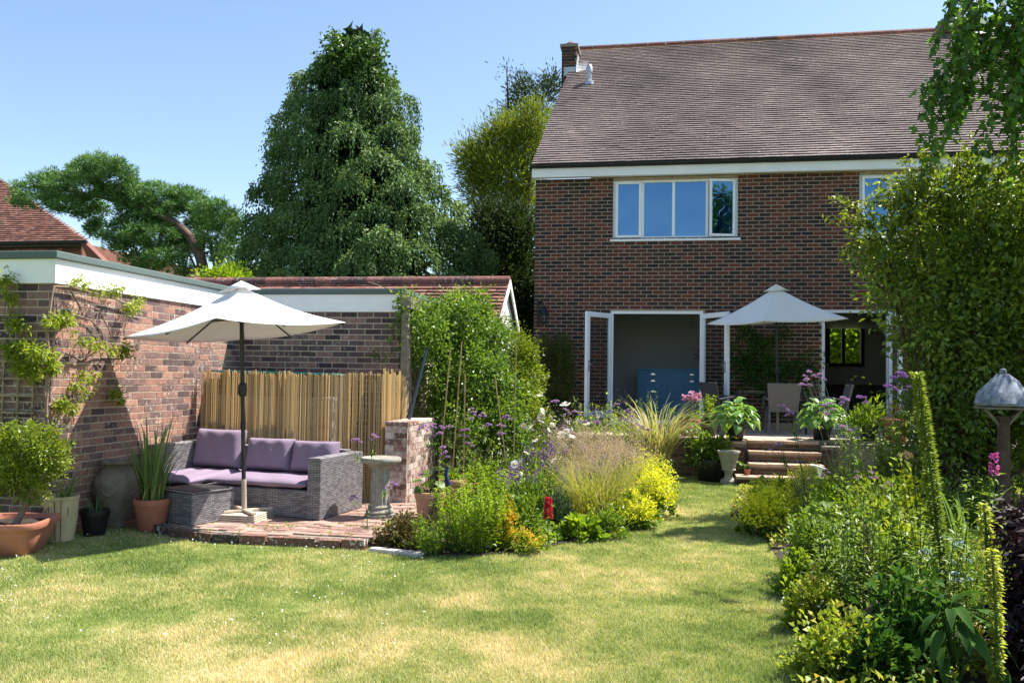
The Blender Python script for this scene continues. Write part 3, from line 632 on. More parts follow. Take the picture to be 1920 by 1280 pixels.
# ================================================================== flat roofed garage
GX, GY, GB, GR = -5.675, 7.182, 10.771, -3.385; GZ = 2.39
gar = thing('flat_roof_garage', 'brick garage with flat roof, white fascia and dark felt edge', 'garage', (-6.5, 10.5, 0))
mb = MB(); mb.box((-10.5, GY, 0), (GX, GB+.2, GZ+.2)); mb.box((-9, GB, 0), (GR, 12.9, GZ+.2)); gw = mb.build('wall', 'mortar', gar)
bs = wall_bricks('x', GY, -1, -8.2, GX+.006, 0, GZ, joint=.013)+wall_bricks('y', GX, 1, GY+.022, GB-.006, 0, GZ, joint=.013)+wall_bricks('x', GB, -1, GX+.006, GR, 0, GZ, joint=.013)
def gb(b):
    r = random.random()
    return r*.62 if b[0][1] > 10.5 or (b[4] == 'x') else min(1, .12+r*.85)  # shade put into the tint: darker bricks on shaded walls, paler on sunlit side
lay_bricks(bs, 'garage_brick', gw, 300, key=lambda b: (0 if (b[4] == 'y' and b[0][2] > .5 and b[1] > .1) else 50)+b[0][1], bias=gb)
mb = MB(); t = .03
mb.box((-10.5, GY-t, GZ+.005), (GX+t, GY-.002, GZ+.25)); mb.box((GX+.002, GY-.001, GZ+.005), (GX+t, GB-t-.001, GZ+.25)); mb.box((GX+.003, GB-t, GZ+.005), (GR+t, GB-.002, GZ+.25)); mb.box((GR+.002, GB-.001, GZ+.005), (GR+t, 12.9, GZ+.25)); mb.build('fascia', 'white_paint', gar)
mb = MB(); o_ = .065; za, zb = GZ+.235, GZ+.31
mb.prism([(-10.5, GY-o_), (GX+o_, GY-o_), (GX+o_, GB-o_), (GR+o_, GB-o_), (GR+o_, 12.95), (-10.5, 12.95)], 'z', za, zb); mb.build('felt_edge', 'felt', gar, bevel=.012)
# ================================================================== tiled outbuilding behind
yr_ = 14.0; rg = aty(950, 519, yr_); fe = 13.05; ze = 2.42; pr = math.atan2(rg[2]-.06-ze, yr_-fe)
ob = thing('tiled_outbuilding', 'low outbuilding with red clay tiled roof and white boarded gable', 'outbuilding', (-5, 14, 0))
XG = rg[0]; mb = MB(); mb.box((-9.5, fe+.1, 0), (XG-.03, 2*yr_-fe-.1, ze-.02)); mb.prism([(fe+.1, ze-.05), (2*yr_-fe-.1, ze-.05), (yr_, rg[2]-.16)], 'x', -9.5, XG-.03); mb.build('wall', 'white_paint', ob)
mb = MB(); mb.prism([(fe-.02, ze-.05), (yr_, rg[2]-.08), (2*yr_-fe+.02, ze-.05), (2*yr_-fe, ze-.12), (yr_, rg[2]-.16), (fe, ze-.12)], 'x', -9.5, XG+.05); rf = mb.build('roof', 'roof_dark', ob)
v2 = np.array([0, math.cos(pr), math.sin(pr)]); n2_ = np.array([0, -math.sin(pr), math.cos(pr)])
XT0 = -8.5; lay_tiles(rf, 'clay_tile', (XT0, fe-.03, ze-.05), (1, 0, 0), v2, n2_, XG+.06-XT0, int(math.hypot(yr_-fe, rg[2]-.06-ze)/.1)+1, .1, .168, 0)
u = -8.4
while u < XG+.05:
    m = MB(); m.cur = random.random(); L = min(.31, XG+.07-u); m.prism([(yr_+.12*math.cos(t), rg[2]-.10+.115*math.sin(t)) for t in np.linspace(-.15, PI+.15, 9)], 'x', u, u+L-.006); m.build('ridge_tile', 'ridge_clay', rf, smooth=True); u += .31
for k in range(7):
    zz = 1.75+k*.19; hw = (yr_-fe-.06) if zz < ze else (yr_-fe-.06)*max(0, (rg[2]-.12-zz)/(rg[2]-.12-ze)); hw2 = (yr_-fe-.06) if zz+.18 < ze else (yr_-fe-.06)*max(0.02, (rg[2]-.12-zz-.18)/(rg[2]-.12-ze))
    if hw < .03: continue
    m = MB(); m.prism([(yr_-hw, zz), (yr_+hw, zz), (yr_+hw2, zz+.185), (yr_-hw2, zz+.185)], 'x', XG-.028, XG-.004-.004*(k % 2)); m.build('weatherboard', 'weatherboard', ob)
m = MB(); m.prism([(fe-.06, ze-.16), (fe-.06, ze-.06), (yr_, rg[2]-.05), (2*yr_-fe+.06, ze-.06), (2*yr_-fe+.06, ze-.16), (yr_, rg[2]-.17)], 'x', XG+.052, XG+.075); m.build('bargeboard', 'weatherboard', ob)
# ================================================================== neighbour's house, far left
yn = 23.0; E = aty(163, 449, yn); nb = thing('neighbour_house', 'neighbouring house with red clay tiled hipped roof behind the pine', 'house', (E[0]-4, yn+3, 0))
hp = aty(0, 338, yn+1); pn = math.radians(47)
mb = MB(); mb.box((E[0]-12, yn+.35, 0), (E[0]-.4, yn+8, E[2]-.05)); mb.build('wall', 'clay_tile', nb)
mb = MB(); T = 4.0; k_ = math.tan(pn); _d = ray(0, 338); _t = (E[2]-.05-EYE-yn*k_)/(_d[2]-_d[1]*k_); _q = CAM+_d*_t; hx = (E[0]-_q[0])/(_q[1]-yn); print('nb', _q, hx)
mb.add([(E[0]-12, yn, E[2]-.05), (E[0], yn, E[2]-.05), (E[0]-T*hx, yn+T, E[2]-.06+T*k_), (E[0]-12, yn+T, E[2]-.06+T*k_), (E[0]-T*hx, yn+T+.3, E[2]-.05), (E[0]-12, yn+8, E[2]-.05), (E[0]-12, yn, E[2]-.2), (E[0], yn, E[2]-.2), (E[0]-T*hx, yn+T+.3, E[2]-.2), (E[0]-12, yn+8, E[2]-.2)],
       [(0, 1, 2, 3), (1, 4, 2), (2, 4, 5, 3), (0, 6, 7, 1), (1, 7, 8, 4), (6, 9, 8, 7)]); nr = mb.build('roof', 'roof_dark', nb)
vn = np.array([0, math.cos(pn), math.sin(pn)]); n3 = np.array([0, -math.sin(pn), math.cos(pn)]); x00 = E[0]-6
lay_tiles(nr, 'clay_tile', (x00, yn-.02, E[2]-.05), (1, 0, 0), vn, n3, 6, int(T/math.cos(pn)/.1), .1, .168, 0, right=lambda r: 6-hx*r*.1*math.cos(pn))
lay_tiles(nb, 'clay_tile', (x00, yn+.33, E[2]-2.6), (1, 0, 0), (0, 0, 1), (0, -1, 0), 5.6, 23, .11, .168, 0, name='hung_tile')
m = MB(); m.tube([(E[0]-4.6, yn-.04, E[2]-.08), (E[0]+.03, yn-.04, E[2]-.08)], .05, 8); m.build('gutter', 'black_gutter', nb)
q0, q1 = aty(148, 452, yn-.1), aty(190, 494, yn-.1); m = MB(); m.prism([(q0[0], q0[2]), (q0[0]+.06, q0[2]+.05), (q1[0]+.06, q1[2]+.05), (q1[0]+.3, q1[2]-.6), (q1[0]-.1, q1[2]-.6)], 'y', yn-.05, yn+.25); m.build('lean_to_verge', 'clay_tile', nb)
lay_tiles(nb, 'clay_tile', (q0[0]-4.5, yn-1.15, E[2]-2.15), (1, 0, 0), (0, math.cos(.75), math.sin(.75)), (0, -math.sin(.75), math.cos(.75)), 4.7, 17, .1, .168, 0, right=lambda r: 4.62-.1*r*.10, name='porch_tile')
m = MB(); m.prism([(yn-1.1, E[2]-2.2), (yn+.3, E[2]-.92), (yn+.3, E[2]-3), (yn-1.1, E[2]-3)], 'x', q0[0]-4.5, q0[0]+.05); m.build('porch', 'clay_tile', nb)
# ================================================================== patio, steps and its wall
PZ = .62
pt = MB(); pt.prism([(-1.75, 14.45), (.62, 14.32), (1.30, 14.05), (2.42, 14.05), (2.6, 14.3), (7.4, 14.3), (7.4, 16.995), (-1.75, 16.995)], 'z', -.02, PZ-.03); patio = pt.build('patio', 'dark_mortar'); patio['kind'] = 'structure'
for i in range(15):
    for j in range(5):
        xa = -1.75+i*.6; ya = 14.34+j*.53
        if j == 0 and xa+.6 < .6: ya += .12
        m = MB(); m.box((xa+.004, ya+.004, PZ-.028), (xa+.594, min(16.99, ya+.524), PZ+random.uniform(-.003, .003))); m.build('paving_slab', 'patio_slab', patio, bevel=.004)
rw = thing('patio_retaining_wall', 'low dark brick retaining wall holding up the patio beside the steps', 'wall', (.4, 14.2, 0))
m = MB(); m.box((-1.75, 14.16, -.02), (.86, 14.30, PZ-.03)); m.box((.86, 13.82, -.02), (1.28, 14.04, PZ-.06)); m.box((2.44, 13.82, -.02), (2.75, 14.04, PZ-.06)); m.box((2.75, 14.10, -.02), (7.4, 14.25, PZ-.03)); rwc = m.build('core', 'dark_mortar', rw)
lay_bricks(wall_bricks('x', 14.16, -1, -1.75, .85, 0, PZ-.04)+wall_bricks('x', 13.82, -1, .86, 1.28, 0, PZ-.06)+wall_bricks('x', 13.82, -1, 2.44, 2.75, 0, PZ-.06), 'step_brick', rwc, 300)
m = MB(); m.box((-1.75, 14.12, PZ-.029), (.9, 14.34, PZ+.012)); m.box((.84, 13.78, PZ-.055), (1.30, 14.06, PZ-.01)); m.build('coping', 'step_tread', rw, bevel=.008)
st = thing('garden_steps', 'four brick steps with worn pale treads up to the patio', 'steps', (1.85, 13.6, 0))
for k, (y0, y1, z0, z1, xa, xb) in enumerate(((13.18, 13.52, 0, .135, 1.10, 2.42), (13.48, 13.80, .135, .30, 1.31, 2.42), (13.76, 14.02, .30, .465, 1.33, 2.42), (13.98, 14.30, .465, PZ, 1.34, 2.42))):
    m = MB(); m.box((xa+.01, y0+.03, 0), (xb, 14.0 if k < 3 else 14.04, z1-.045)); cr = m.build('riser', 'dark_mortar', st)
    lay_bricks(wall_bricks('x', y0+.03, -1, xa+.01, xb, max(z0-.01, 0), z1-.05, course=.056 if k else .09, joint=.01), 'step_brick', cr, 300)
    n = 4
    for i in range(n):
        w = (xb-xa)/n; m = MB(); m.cur = random.random(); m.box((xa+i*w+.003, y0-.012+random.uniform(-.004, .004), z1-.043), (xa+(i+1)*w-.003, y1, z1+random.uniform(-.003, .003))); m.build('tread', 'step_tread', st, bevel=.008)
# ================================================================== umbrellas
def umbrella(label, L, N, R, apex, base, has_base, group, mat='canvas', crank=.55):
    L, N, R, apex, base = map(lambda v: np.array(v, float), (L, N, R, apex, base)); Fc = L+R-N; Cn = [L, N, R, Fc]
    u = thing('garden_umbrella', label, 'umbrella', base, group)
    V = []; Q = []; n = 10; cen = apex
    for k in range(4):
        A, B = Cn[k], Cn[(k+1) % 4]; o = len(V)
        for i in range(n+1):
            for j in range(n+1):
                s = i/n; t = j/n; e = A+(B-A)*t; p = cen+(e-cen)*s
                p = p+np.array([0, 0, -.07])*4*t*(1-t)*s*s*.6+np.array([0, 0, -.05])*math.sin(PI*s)
                V.append(p)
        Q += [[o+i*(n+1)+j, o+i*(n+1)+j+1, o+(i+1)*(n+1)+j+1, o+(i+1)*(n+1)+j] for i in range(n) for j in range(n)]
    off = np.array(wloc(u)); me = npmesh('canopy', np.array(V)-off, np.array(Q), np.full(len(V), .5), True); me.validate(); me.set_sharp_from_angle(angle=math.radians(20))
    c = link('canopy', me, mat, u); md = c.modifiers.new('weld', 'WELD'); md.merge_threshold = .002; md = c.modifiers.new('t', 'SOLIDIFY'); md.thickness = .004; md.offset = 1
    m = MB(); vs = [apex+np.array([0, 0, .055])]; ring = []
    for k in range(4):
        A, B = Cn[k], Cn[(k+1) % 4]
        for t in (0, .5): e = A+(B-A)*t; ring.append(apex+(e-apex)*.19+np.array([0, 0, .038+(.02 if t else 0)]))
    vs += ring; m.add(vs, [(0, 1+k, 1+(k+1) % 8) for k in range(8)]); o = m.build('vent_cap', mat, u, smooth=True); o.modifiers.new('t', 'SOLIDIFY').thickness = .006
    hub = apex+np.array([0, 0, -.34]); hub[:2] = (apex*.85+base*.15)[:2]
    m = MB(); m.lathe(hub-np.array([0, 0, .04]), [(.03, 0), (.055, .02), (.055, .07), (.03, .1)], 10); m.build('runner', 'charcoal_metal', u)
    for k in range(4):
        for tgt, w in ((Cn[k], .010), ((Cn[k]+Cn[(k+1) % 4])/2, .008)):
            tp_ = apex+(tgt-apex)*.985+np.array([0, 0, -.06 if w < .01 else -.025]); m = MB(); m.tube([apex+np.array([0, 0, -.05]), apex+(tgt-apex)*.5+np.array([0, 0, -.085]), tp_], w, 5); rb = m.build('rib', 'charcoal_metal', u)
            m = MB(); m.tube([hub, apex+(tgt-apex)*.5+np.array([0, 0, -.09])], .007, 5); m.build('strut', 'charcoal_metal', rb)
    top = apex+np.array([0, 0, .02]); jn = base+(top-base)*crank
    m = MB(); m.tube([base+(top-base)*.15, jn, top], .021, 12); m.build('pole', 'charcoal_metal', u, smooth=True)
    m = MB(); m.tube([jn-np.array([0, 0, .07]), jn-np.array([0, 0, .04]), jn+np.array([0, 0, .04]), jn+np.array([0, 0, .07])], [.03, .045, .045, .03], 10); m.tube([jn, jn+np.array([.02, -.07, 0])], .012, 6); m.build('crank_housing', 'charcoal_metal', u)
    m = MB(); jl = base+(top-base)*.40; m.tube([jl-np.array([0, 0, .035]), jl+np.array([0, 0, .035])], .027, 10); m.build('collar', 'black_gutter', u)
    m = MB(); m.tube([base+np.array([0, 0, .03]), base+(top-base)*.17], .026, 12); m.build('socket', 'umbrella_socket', u, smooth=True)
    if has_base:
        for k in range(4):
            m = MB(); h = .235-.006*k
            m.box((base[0]-h, base[1]-h, base[2]+.003+k*.019), (base[0]+h, base[1]+h, base[2]+.018+k*.019)); m.build('base_plate', 'umbrella_base', u, bevel=.006)
        m = MB()
        for a_ in (0, PI/2): m.M = Matrix.Translation(base) @ Matrix.Rotation(a_+PI/4, 4, 'Z'); m.box((-.29, -.025, .081+.004*(a_ > 0)), (.29, .025, .105+.004*(a_ > 0)))
        m.build('base_cross', 'umbrella_base', u, bevel=.004)
    return u
UB = gz(458, 973, .075)
umbrella('white rectangular garden umbrella on a beige slab base beside the purple cushioned rattan sofa', aty(228, 633, 8.08), aty(405, 596, 6.95), aty(648, 604, 8.2), aty(452, 536, 8.15), UB, True, 'garden umbrellas')
umbrella('pale grey white garden umbrella over the dining table on the raised patio', aty(1325, 607, 16.15), aty(1432, 602, 15.7), aty(1592, 597, 16.25), aty(1455, 538, 16.15), (2.07, 16.1, PZ), False, 'garden umbrellas', crank=.42)
# ================================================================== rattan sofa
RS = math.radians(-8); OS = Vector((-3.43, 8.30, .07)); MS = Matrix.Translation(OS) @ Matrix.Rotation(RS, 4, 'Z')
sofa = thing('rattan_sofa', 'grey rattan corner sofa with mauve cushions below the reed screen', 'sofa', OS+Vector((-1, .5, 0)))
def sb(name, a, b, mat, bev=.012, par=None, kind=None):
    m = MB(); m.M = MS; m.box(a, b); return m.build(name, mat, par or sofa, bevel=bev)
sb('arm', (-.155, 0, .012), (0, .92, .64), 'rattan'); sb('base', (-2.10, .03, .012), (-.157, .90, .30), 'rattan'); sb('backrest', (-2.12, .80, .302), (-.157, .925, .66), 'rattan')
sb('chaise_base', (-2.10, -.28, .012), (-1.36, .028, .298), 'rattan'); sb('side_backrest', (-2.14, -.05, .30), (-2.02, .80, .70), 'rattan')
for k in range(5): sb('foot', (-.12-k*.48, .06, -.004), (-.07-k*.48, .11, .0115), 'charcoal_metal', 0)
def pillow(name, M, w, d, h, mat, par, puff=1.0, pw=2.6, seamed=True):
    n = 16; V = []; Q = []
    for side in (1, -1):
        o = len(V)
        for i in range(n+1):
            for j in range(n+1):
                u = 2*i/n-1; v = 2*j/n-1; e = (max(0, 1-abs(u)**(pw*2.2))*max(0, 1-abs(v)**(pw*2.2)))**.5
                z = side*h/2*(.16+.84*e*puff)+.006*math.sin(9*u+3*v*side)*e+.008*random.gauss(0, .35)*e
                sh = 1-.035*(1-abs(v)**2)*abs(u)**6; V.append((u*w/2*sh, v*d/2*(1-.035*(1-u*u)*abs(v)**6), z))
        Q += [[o+i*(n+1)+j, o+i*(n+1)+j+1, o+(i+1)*(n+1)+j+1, o+(i+1)*(n+1)+j][::side] for i in range(n) for j in range(n)]
    m_ = (n+1)**2; bd = [i*(n+1) for i in range(n+1)]+[n*(n+1)+j for j in range(1, n+1)]+[i*(n+1)+n for i in range(n-1, -1, -1)]+[j for j in range(n-1, 0, -1)]
    Q += [[a, b, b+m_, a+m_] for a, b in zip(bd, bd[1:]+bd[:1])]
    off = wloc(par); V = np.array([tuple((M @ Vector(v))-off) for v in V]); o = link(name, npmesh(name, V, np.array(Q), np.full(len(V), .5), True), mat, par)
    md = o.modifiers.new('s', 'SUBSURF'); md.levels = 1; md.render_levels = 1; return o
pillow('seat_cushion', MS @ Matrix.Translation((-.78, .39, .355)), 1.22, .80, .115, 'cushion', sofa, .75, 5)
pillow('seat_cushion', MS @ Matrix.Translation((-1.72, .24, .357)), .66, 1.08, .115, 'cushion', sofa, .75, 5)
for k, (xc, w, hh) in enumerate(((-.46, .58, .36), (-1.04, .60, .37), (-1.72, .66, .45))):
    pillow('back_cushion', MS @ Matrix.Translation((xc, .66, .40+hh/2)) @ Matrix.Rotation(math.radians(-14), 4, 'X') @ Matrix.Rotation(random.uniform(-.04, .04), 4, 'Y') @ Matrix.Rotation(PI/2, 4, 'X'), w, hh, .21, 'cushion', sofa)
# coffee table
MT = Matrix.Translation((-4.655, 8.03, .07)) @ Matrix.Rotation(math.radians(-22), 4, 'Z')
ct = thing('rattan_coffee_table', 'low grey rattan coffee table with glass top in front of the chaise', 'table', (-4.655, 8.03, .07))
m = MB(); m.M = MT; m.box((-.285, -.255, .01), (.285, .255, .315)); m.build('base', 'rattan', ct, bevel=.012)
m = MB(); m.M = MT; m.box((-.295, -.265, .317), (.295, .265, .329)); frame_ = m.build('top_frame', 'rattan', ct, bevel=.004)
m = MB(); m.M = MT; m.box((-.25, -.22, .331), (.25, .22, .337)); m.build('glass_top', 'sofa_leather', ct)
for a_ in (-1, 1):
    for b_ in (-1, 1): m = MB(); m.M = MT; m.box((a_*.24-.02, b_*.21-.02, -.004), (a_*.24+.02, b_*.21+.02, .0095)); m.build('foot', 'charcoal_metal', ct)
# ================================================================== reed screen and what stands behind it
rs = thing('reed_screen', 'tall split reed screen standing behind the sofa, bending back by the pillar', 'screen', (-4.4, 9.75, .07))
def reeds(name, p0, p1, zt, seed, lean=0.0):
    r_ = np.random.default_rng(seed); p0, p1 = np.array(p0), np.array(p1); L = np.linalg.norm(p1-p0); d = (p1-p0)/L; nr = np.array([-d[1], d[0]]); m = MB()
    n = int(L/.0105)
    for i in range(n):
        s = (i+r_.random()*.8)/n; q = p0+d*L*s+nr*(.012*math.sin(s*19)+r_.normal(0, .004)); rad = .0036+.0022*r_.random(); m.cur = np.clip(.5+.35*math.sin(i*.31+3*math.sin(i*.07))+r_.normal(0, .22), 0, 1)
        h = zt(s)+r_.normal(0, .010)-(.0 if r_.random() < .8 else .02); j = r_.normal(0, .006); z1 = .075
        m.tube([(q[0], q[1], z1), (q[0]+j+d[0]*lean*.5*s, q[1]+d[1]*lean*.5*s, (z1+h)/2), (q[0]+d[0]*lean*s+j, q[1]+d[1]*lean*s, h)], rad, 4, False)
    o = m.build(name, 'reed_cane', rs, kind='stuff'); return o
reeds('reed_panel', (-5.62, 9.76), (-3.27, 9.74), lambda s: 1.575+.008*math.sin(9*s)-.0*s, 1)
reeds('return_panel', (-3.262, 9.755), (-3.262, 10.62), lambda s: 1.62-.05*s+.03*math.sin(20*s), 2, .08)
for i in range(14):
    s = random.random(); x = -5.6+2.32*s; m = MB(); m.cur = random.random(); m.tube([(x, 9.735, .075), (x+random.gauss(0, .008), 9.733, 1.585+random.random()*.03)], .0085, 6); m.build('thick_cane', 'reed_cane', rs)
for z in (.3, .62, .94, 1.26, 1.5): m = MB(); m.tube([(-5.63, 9.742, z), (-4.4, 9.738, z-.006), (-3.27, 9.725, z)], .0016, 3, False); m.build('binding_wire', 'dry_stem', rs)
for x in (-5.55, -4.5, -3.4): m = MB(); m.box((x-.02, 9.775, .066), (x+.02, 9.81, 1.5)); m.build('support_post', 'old_timber', rs)
bn = thing('storage_box', 'grey slatted garden store with teal lid hidden behind the reed screen', 'storage', (-4.8, 10.3, .066))
m = MB(); m.box((-5.6, 10.02, .066), (-4.0, 10.6, 1.28)); m.build('body', 'grey_slat', bn)
for k in range(9): m = MB(); m.box((-5.6, 10.0, .12+k*.13), (-4.0, 10.018, .235+k*.13)); m.build('slat', 'grey_slat', bn, bevel=.004)
m = MB(); m.add([(-5.62, 9.98, 1.575), (-3.98, 9.98, 1.555), (-3.98, 10.62, 1.54), (-5.62, 10.62, 1.56), (-5.62, 9.98, 1.6), (-3.98, 9.98, 1.578), (-3.98, 10.62, 1.565), (-5.62, 10.62, 1.585)], [(0, 3, 2, 1), (4, 5, 6, 7), (0, 1, 5, 4), (1, 2, 6, 5), (2, 3, 7, 6), (3, 0, 4, 7)]); m.build('lid', 'teal_plastic', bn, bevel=.006)
m = MB(); m.box((-5.58, 10.4, 1.281), (-4.02, 10.58, 1.53)); m.build('lid_stand', 'grey_slat', bn)
# brick pier
pl = thing('brick_pier', 'short weathered brick pier whitened by lime beside the bird bath', 'pillar', (-3.08, 10.3, 0))
m = MB(); m.box((-3.215, 9.705, 0), (-2.945, 10.99, .97)); pc = m.build('core', 'mortar', pl)
lay_bricks(wall_bricks('x', 9.705, -1, -3.215, -2.945, 0, .98)+wall_bricks('y', -2.945, 1, 9.73, 10.98, 0, .98), 'pillar_brick', pc, 300)
for i in range(6):
    m = MB(); m.cur = random.random(); m.box((-3.225, 9.70+i*.216, .972), (-2.935, 9.905+i*.216, 1.02+random.uniform(-.004, .004))); m.build('capping_brick', 'pillar_brick', pl, bevel=.006)
# bird bath
BB = (-2.925, 8.70, .07); bb = thing('bird_bath', 'weathered stone bird bath on a fluted column beside the sofa arm', 'bird bath', BB)
m = MB(); m.lathe(BB, [(.16, 0), (.16, .045)], 28); m.build('plinth', 'cast_stone', bb, bevel=.008)
m = MB(); m.lathe((BB[0], BB[1], BB[2]+.045), [(.14, 0), (.15, .025), (.13, .045), (.12, .055), (.128, .075), (.108, .095)], 28); m.build('moulding', 'cast_stone', bb, smooth=True)
m = MB(); seg = 48; vs = []
for z, r in ((.14, .105), (.52, .094)):
    for k in range(seg): q = r*(1-.07*(k % 4 in (1, 2))); t = 2*PI*k/seg; vs.append((BB[0]+q*math.cos(t), BB[1]+q*math.sin(t), BB[2]+z))
m.add(vs, [(k, (k+1) % seg, seg+(k+1) % seg, seg+k) for k in range(seg)]); m.build('column', 'cast_stone', bb)
m = MB(); m.lathe((BB[0], BB[1], BB[2]+.515), [(.10, 0), (.125, .03), (.13, .045), (.20, .06), (.213, .075), (.216, .10), (.205, .118), (.18, .112), (.10, .095), (.02, .09)], 36, .012); m.build('bowl', 'cast_stone', bb, smooth=True)
# ================================================================== pots
def pot(name, label, c, prof, mat, group=None, soil=None, seg=32, wob=0, rim=None):
    t = thing(name, label, 'pot', c, group); m = MB(); m.lathe(c, prof, seg, wob); m.build('body', mat, t, smooth=True)
    if rim: m = MB(); m.lathe(c, rim, seg); m.build('rim', mat, t, smooth=True)
    if soil: m = MB(); m.lathe(c, [(soil[0], soil[1]-.03), (soil[0]*.98, soil[1]), (.01, soil[1]+.01)], seg); m.build('compost', 'soil', t)
    return t
def flower_profile(r, h): return [(r*.66, 0), (r*.70, .01), (r*.93, h*.80)]+[(r*.99, h*.81), (r, h*.86), (r, h*.985), (r*.97, h), (r*.88, h), (r*.87, h*.80), (r*.1, h*.78)]
CJ = aty(217, 960, 7.92); pot('stone_jar', 'large grey stoneware jar with rolled rim against the garage wall', (CJ[0]+.01, 7.92, 0), [(.12, 0), (.135, .01), (.17, .15), (.215, .32), (.228, .42), (.215, .50), (.15, .575), (.135, .60), (.14, .62), (.165, .635), (.168, .655), (.15, .67), (.115, .66), (.11, .58), (.15, .5), (.02, .48)], 'stone_jar')
m = MB()
for a0 in (-2.6, -1.7, -.8):
    m.tube([(CJ[0]+.01+np.interp(.40-.07*math.sin(PI*s_), [.32, .42], [.217, .229])*math.cos(a0+.75*s_), 7.92+np.interp(.40-.07*math.sin(PI*s_), [.32, .42], [.217, .229])*math.sin(a0+.75*s_), .40-.07*math.sin(PI*s_)) for s_ in np.linspace(0, 1, 8)], [.005, .009, .012, .013, .013, .012, .009, .005], 6)
m.build('swag_relief', 'stone_jar', COL.objects['stone_jar'], smooth=True)
CT = aty(285, 950, 7.76); TP = (CT[0], 7.76, .012); pot('terracotta_pot', 'orange terracotta pot holding tall strap leaves beside the coffee table', TP, flower_profile(.178, .31), 'terracotta', soil=(.15, .255))
CC = aty(122, 950, 7.17); CP = (CC[0], 7.17-.06, 0); cpot = pot('glazed_pot', 'cream glazed pot with brown brush marks behind the trough', CP, [(.105, 0), (.12, .012), (.145, .20), (.152, .385), (.158, .39), (.158, .415), (.145, .42), (.135, .40), (.13, .3), (.02, .29)], 'cream_glaze', soil=(.132, .35))
m = MB()
for (u0, z0, u1, z1) in ((-2.2, .33, -2.2, .25), (-2.2, .33, -1.9, .29), (-2.2, .25, -1.9, .29), (-1.6, .33, -1.9, .29), (-1.6, .25, -1.9, .29), (-1.6, .33, -1.6, .25), (-1.25, .385, -1.2, .02), (-.9, .385, -.86, .02), (-.5, .33, -.5, .25), (-2.6, .385, -2.55, .02)):
    q = []
    for s in np.linspace(0, 1, 5):
        a_ = u0+(u1-u0)*s; z = z0+(z1-z0)*s; r = np.interp(z, [.012, .20, .385], [.12, .145, .152])+.001; q.append((CP[0]+r*math.cos(a_), CP[1]+r*math.sin(a_), z))
    m.tube(q, .0035, 5)
m.build('brush_marks', 'brown_glaze', cpot)
CK = aty(178, 965, 7.42); KP = (CK[0], 7.42, 0); pot('black_pot', 'plain black plastic pot between cream pot and stone jar', KP, flower_profile(.135, .25), 'black_plastic', soil=(.11, .2))
# terracotta coloured trough
tr0 = gz(62, 985, .285); tr1 = gz(127, 960, .285); ex = unit((tr1-tr0)[:2]); ey = np.array([-ex[1], ex[0]]); wx = float(np.linalg.norm((tr1-tr0)[:2])); wy = .62
print('trough', tr0, tr1, wx)
TC = tr0[:2]+ex*wx/2+ey*wy/2; TM = Matrix.Translation((TC[0], TC[1], 0)) @ Matrix.Rotation(math.atan2(ex[1], ex[0]), 4, 'Z')
tgh = thing('terracotta_trough', 'pink terracotta trough planter with tapering sides holding a box bush', 'planter', (TC[0], TC[1], 0))
m = MB(); m.M = TM; rows = []
for z, s in ((0, .60), (.02, .66), (.12, .80), (.20, .86), (.225, .88), (.23, .96), (.265, 1.0), (.285, .985), (.285, .88), (.24, .86)):
    q = []
    for k in range(32):
        t = 2*PI*(k+.5)/32; c_, s_ = math.cos(t), math.sin(t); e = 5; r = (abs(c_)**e+abs(s_)**e)**(-1/e); q.append((c_*r*wx/2*s, s_*r*wy/2*s, z))
    rows.append(q)
m.add([p for r in rows for p in r], [(i*32+k, i*32+(k+1) % 32, (i+1)*32+(k+1) % 32, (i+1)*32+k) for i in range(len(rows)-1) for k in range(32)]+[tuple(range(32))[::-1]]); m.build('body', 'plastic_terracotta', tgh, smooth=True)
m = MB(); m.M = TM; m.add([(p[0]*.99, p[1]*.99, .24) for p in rows[-1]], [tuple(range(32))]); m.build('compost', 'soil', tgh)
# pots by the pier
PA = gz(806, 958, .04); PA = aty(806, 950, 8.75); pot('clay_pot', 'pale clay pot with a leafy seedling in front of the brick pier', (PA[0], 8.75, .03), flower_profile(.165, .33), 'pale_terracotta', soil=(.14, .27))
PB_ = aty(850, 930, 9.6); pot('clay_pot', 'pale clay pot with chipped rim behind the lime green plant', (PB_[0], 9.6, .03), flower_profile(.15, .36), 'pale_terracotta', soil=(.125, .3))
PC_ = aty(887, 930, 9.9); pot('clay_pot', 'brown clay pot beside the chipped pale one in the bed', (PC_[0], 9.9, .03), flower_profile(.13, .30), 'terracotta', soil=(.11, .24))
m = aty(838, 915, 9.0); o = thing('blue_cloth', 'blue cloth tied to a stake beside the pale clay pot', 'cloth', (m[0], 9.0, .03)); k = MB(); k.tube([(m[0], 9.0, .03), (m[0], 9.0, .62)], .008, 6); k.build('stake', 'cane', o)
k = MB(); k.tube([(m[0]+.01, 8.99, .60), (m[0]-.01, 8.975, .5), (m[0]+.02, 8.98, .40), (m[0], 8.98, .30)], [.012, .028, .03, .015], 9); k.build('knotted_cloth', 'bluecloth', o, smooth=True)
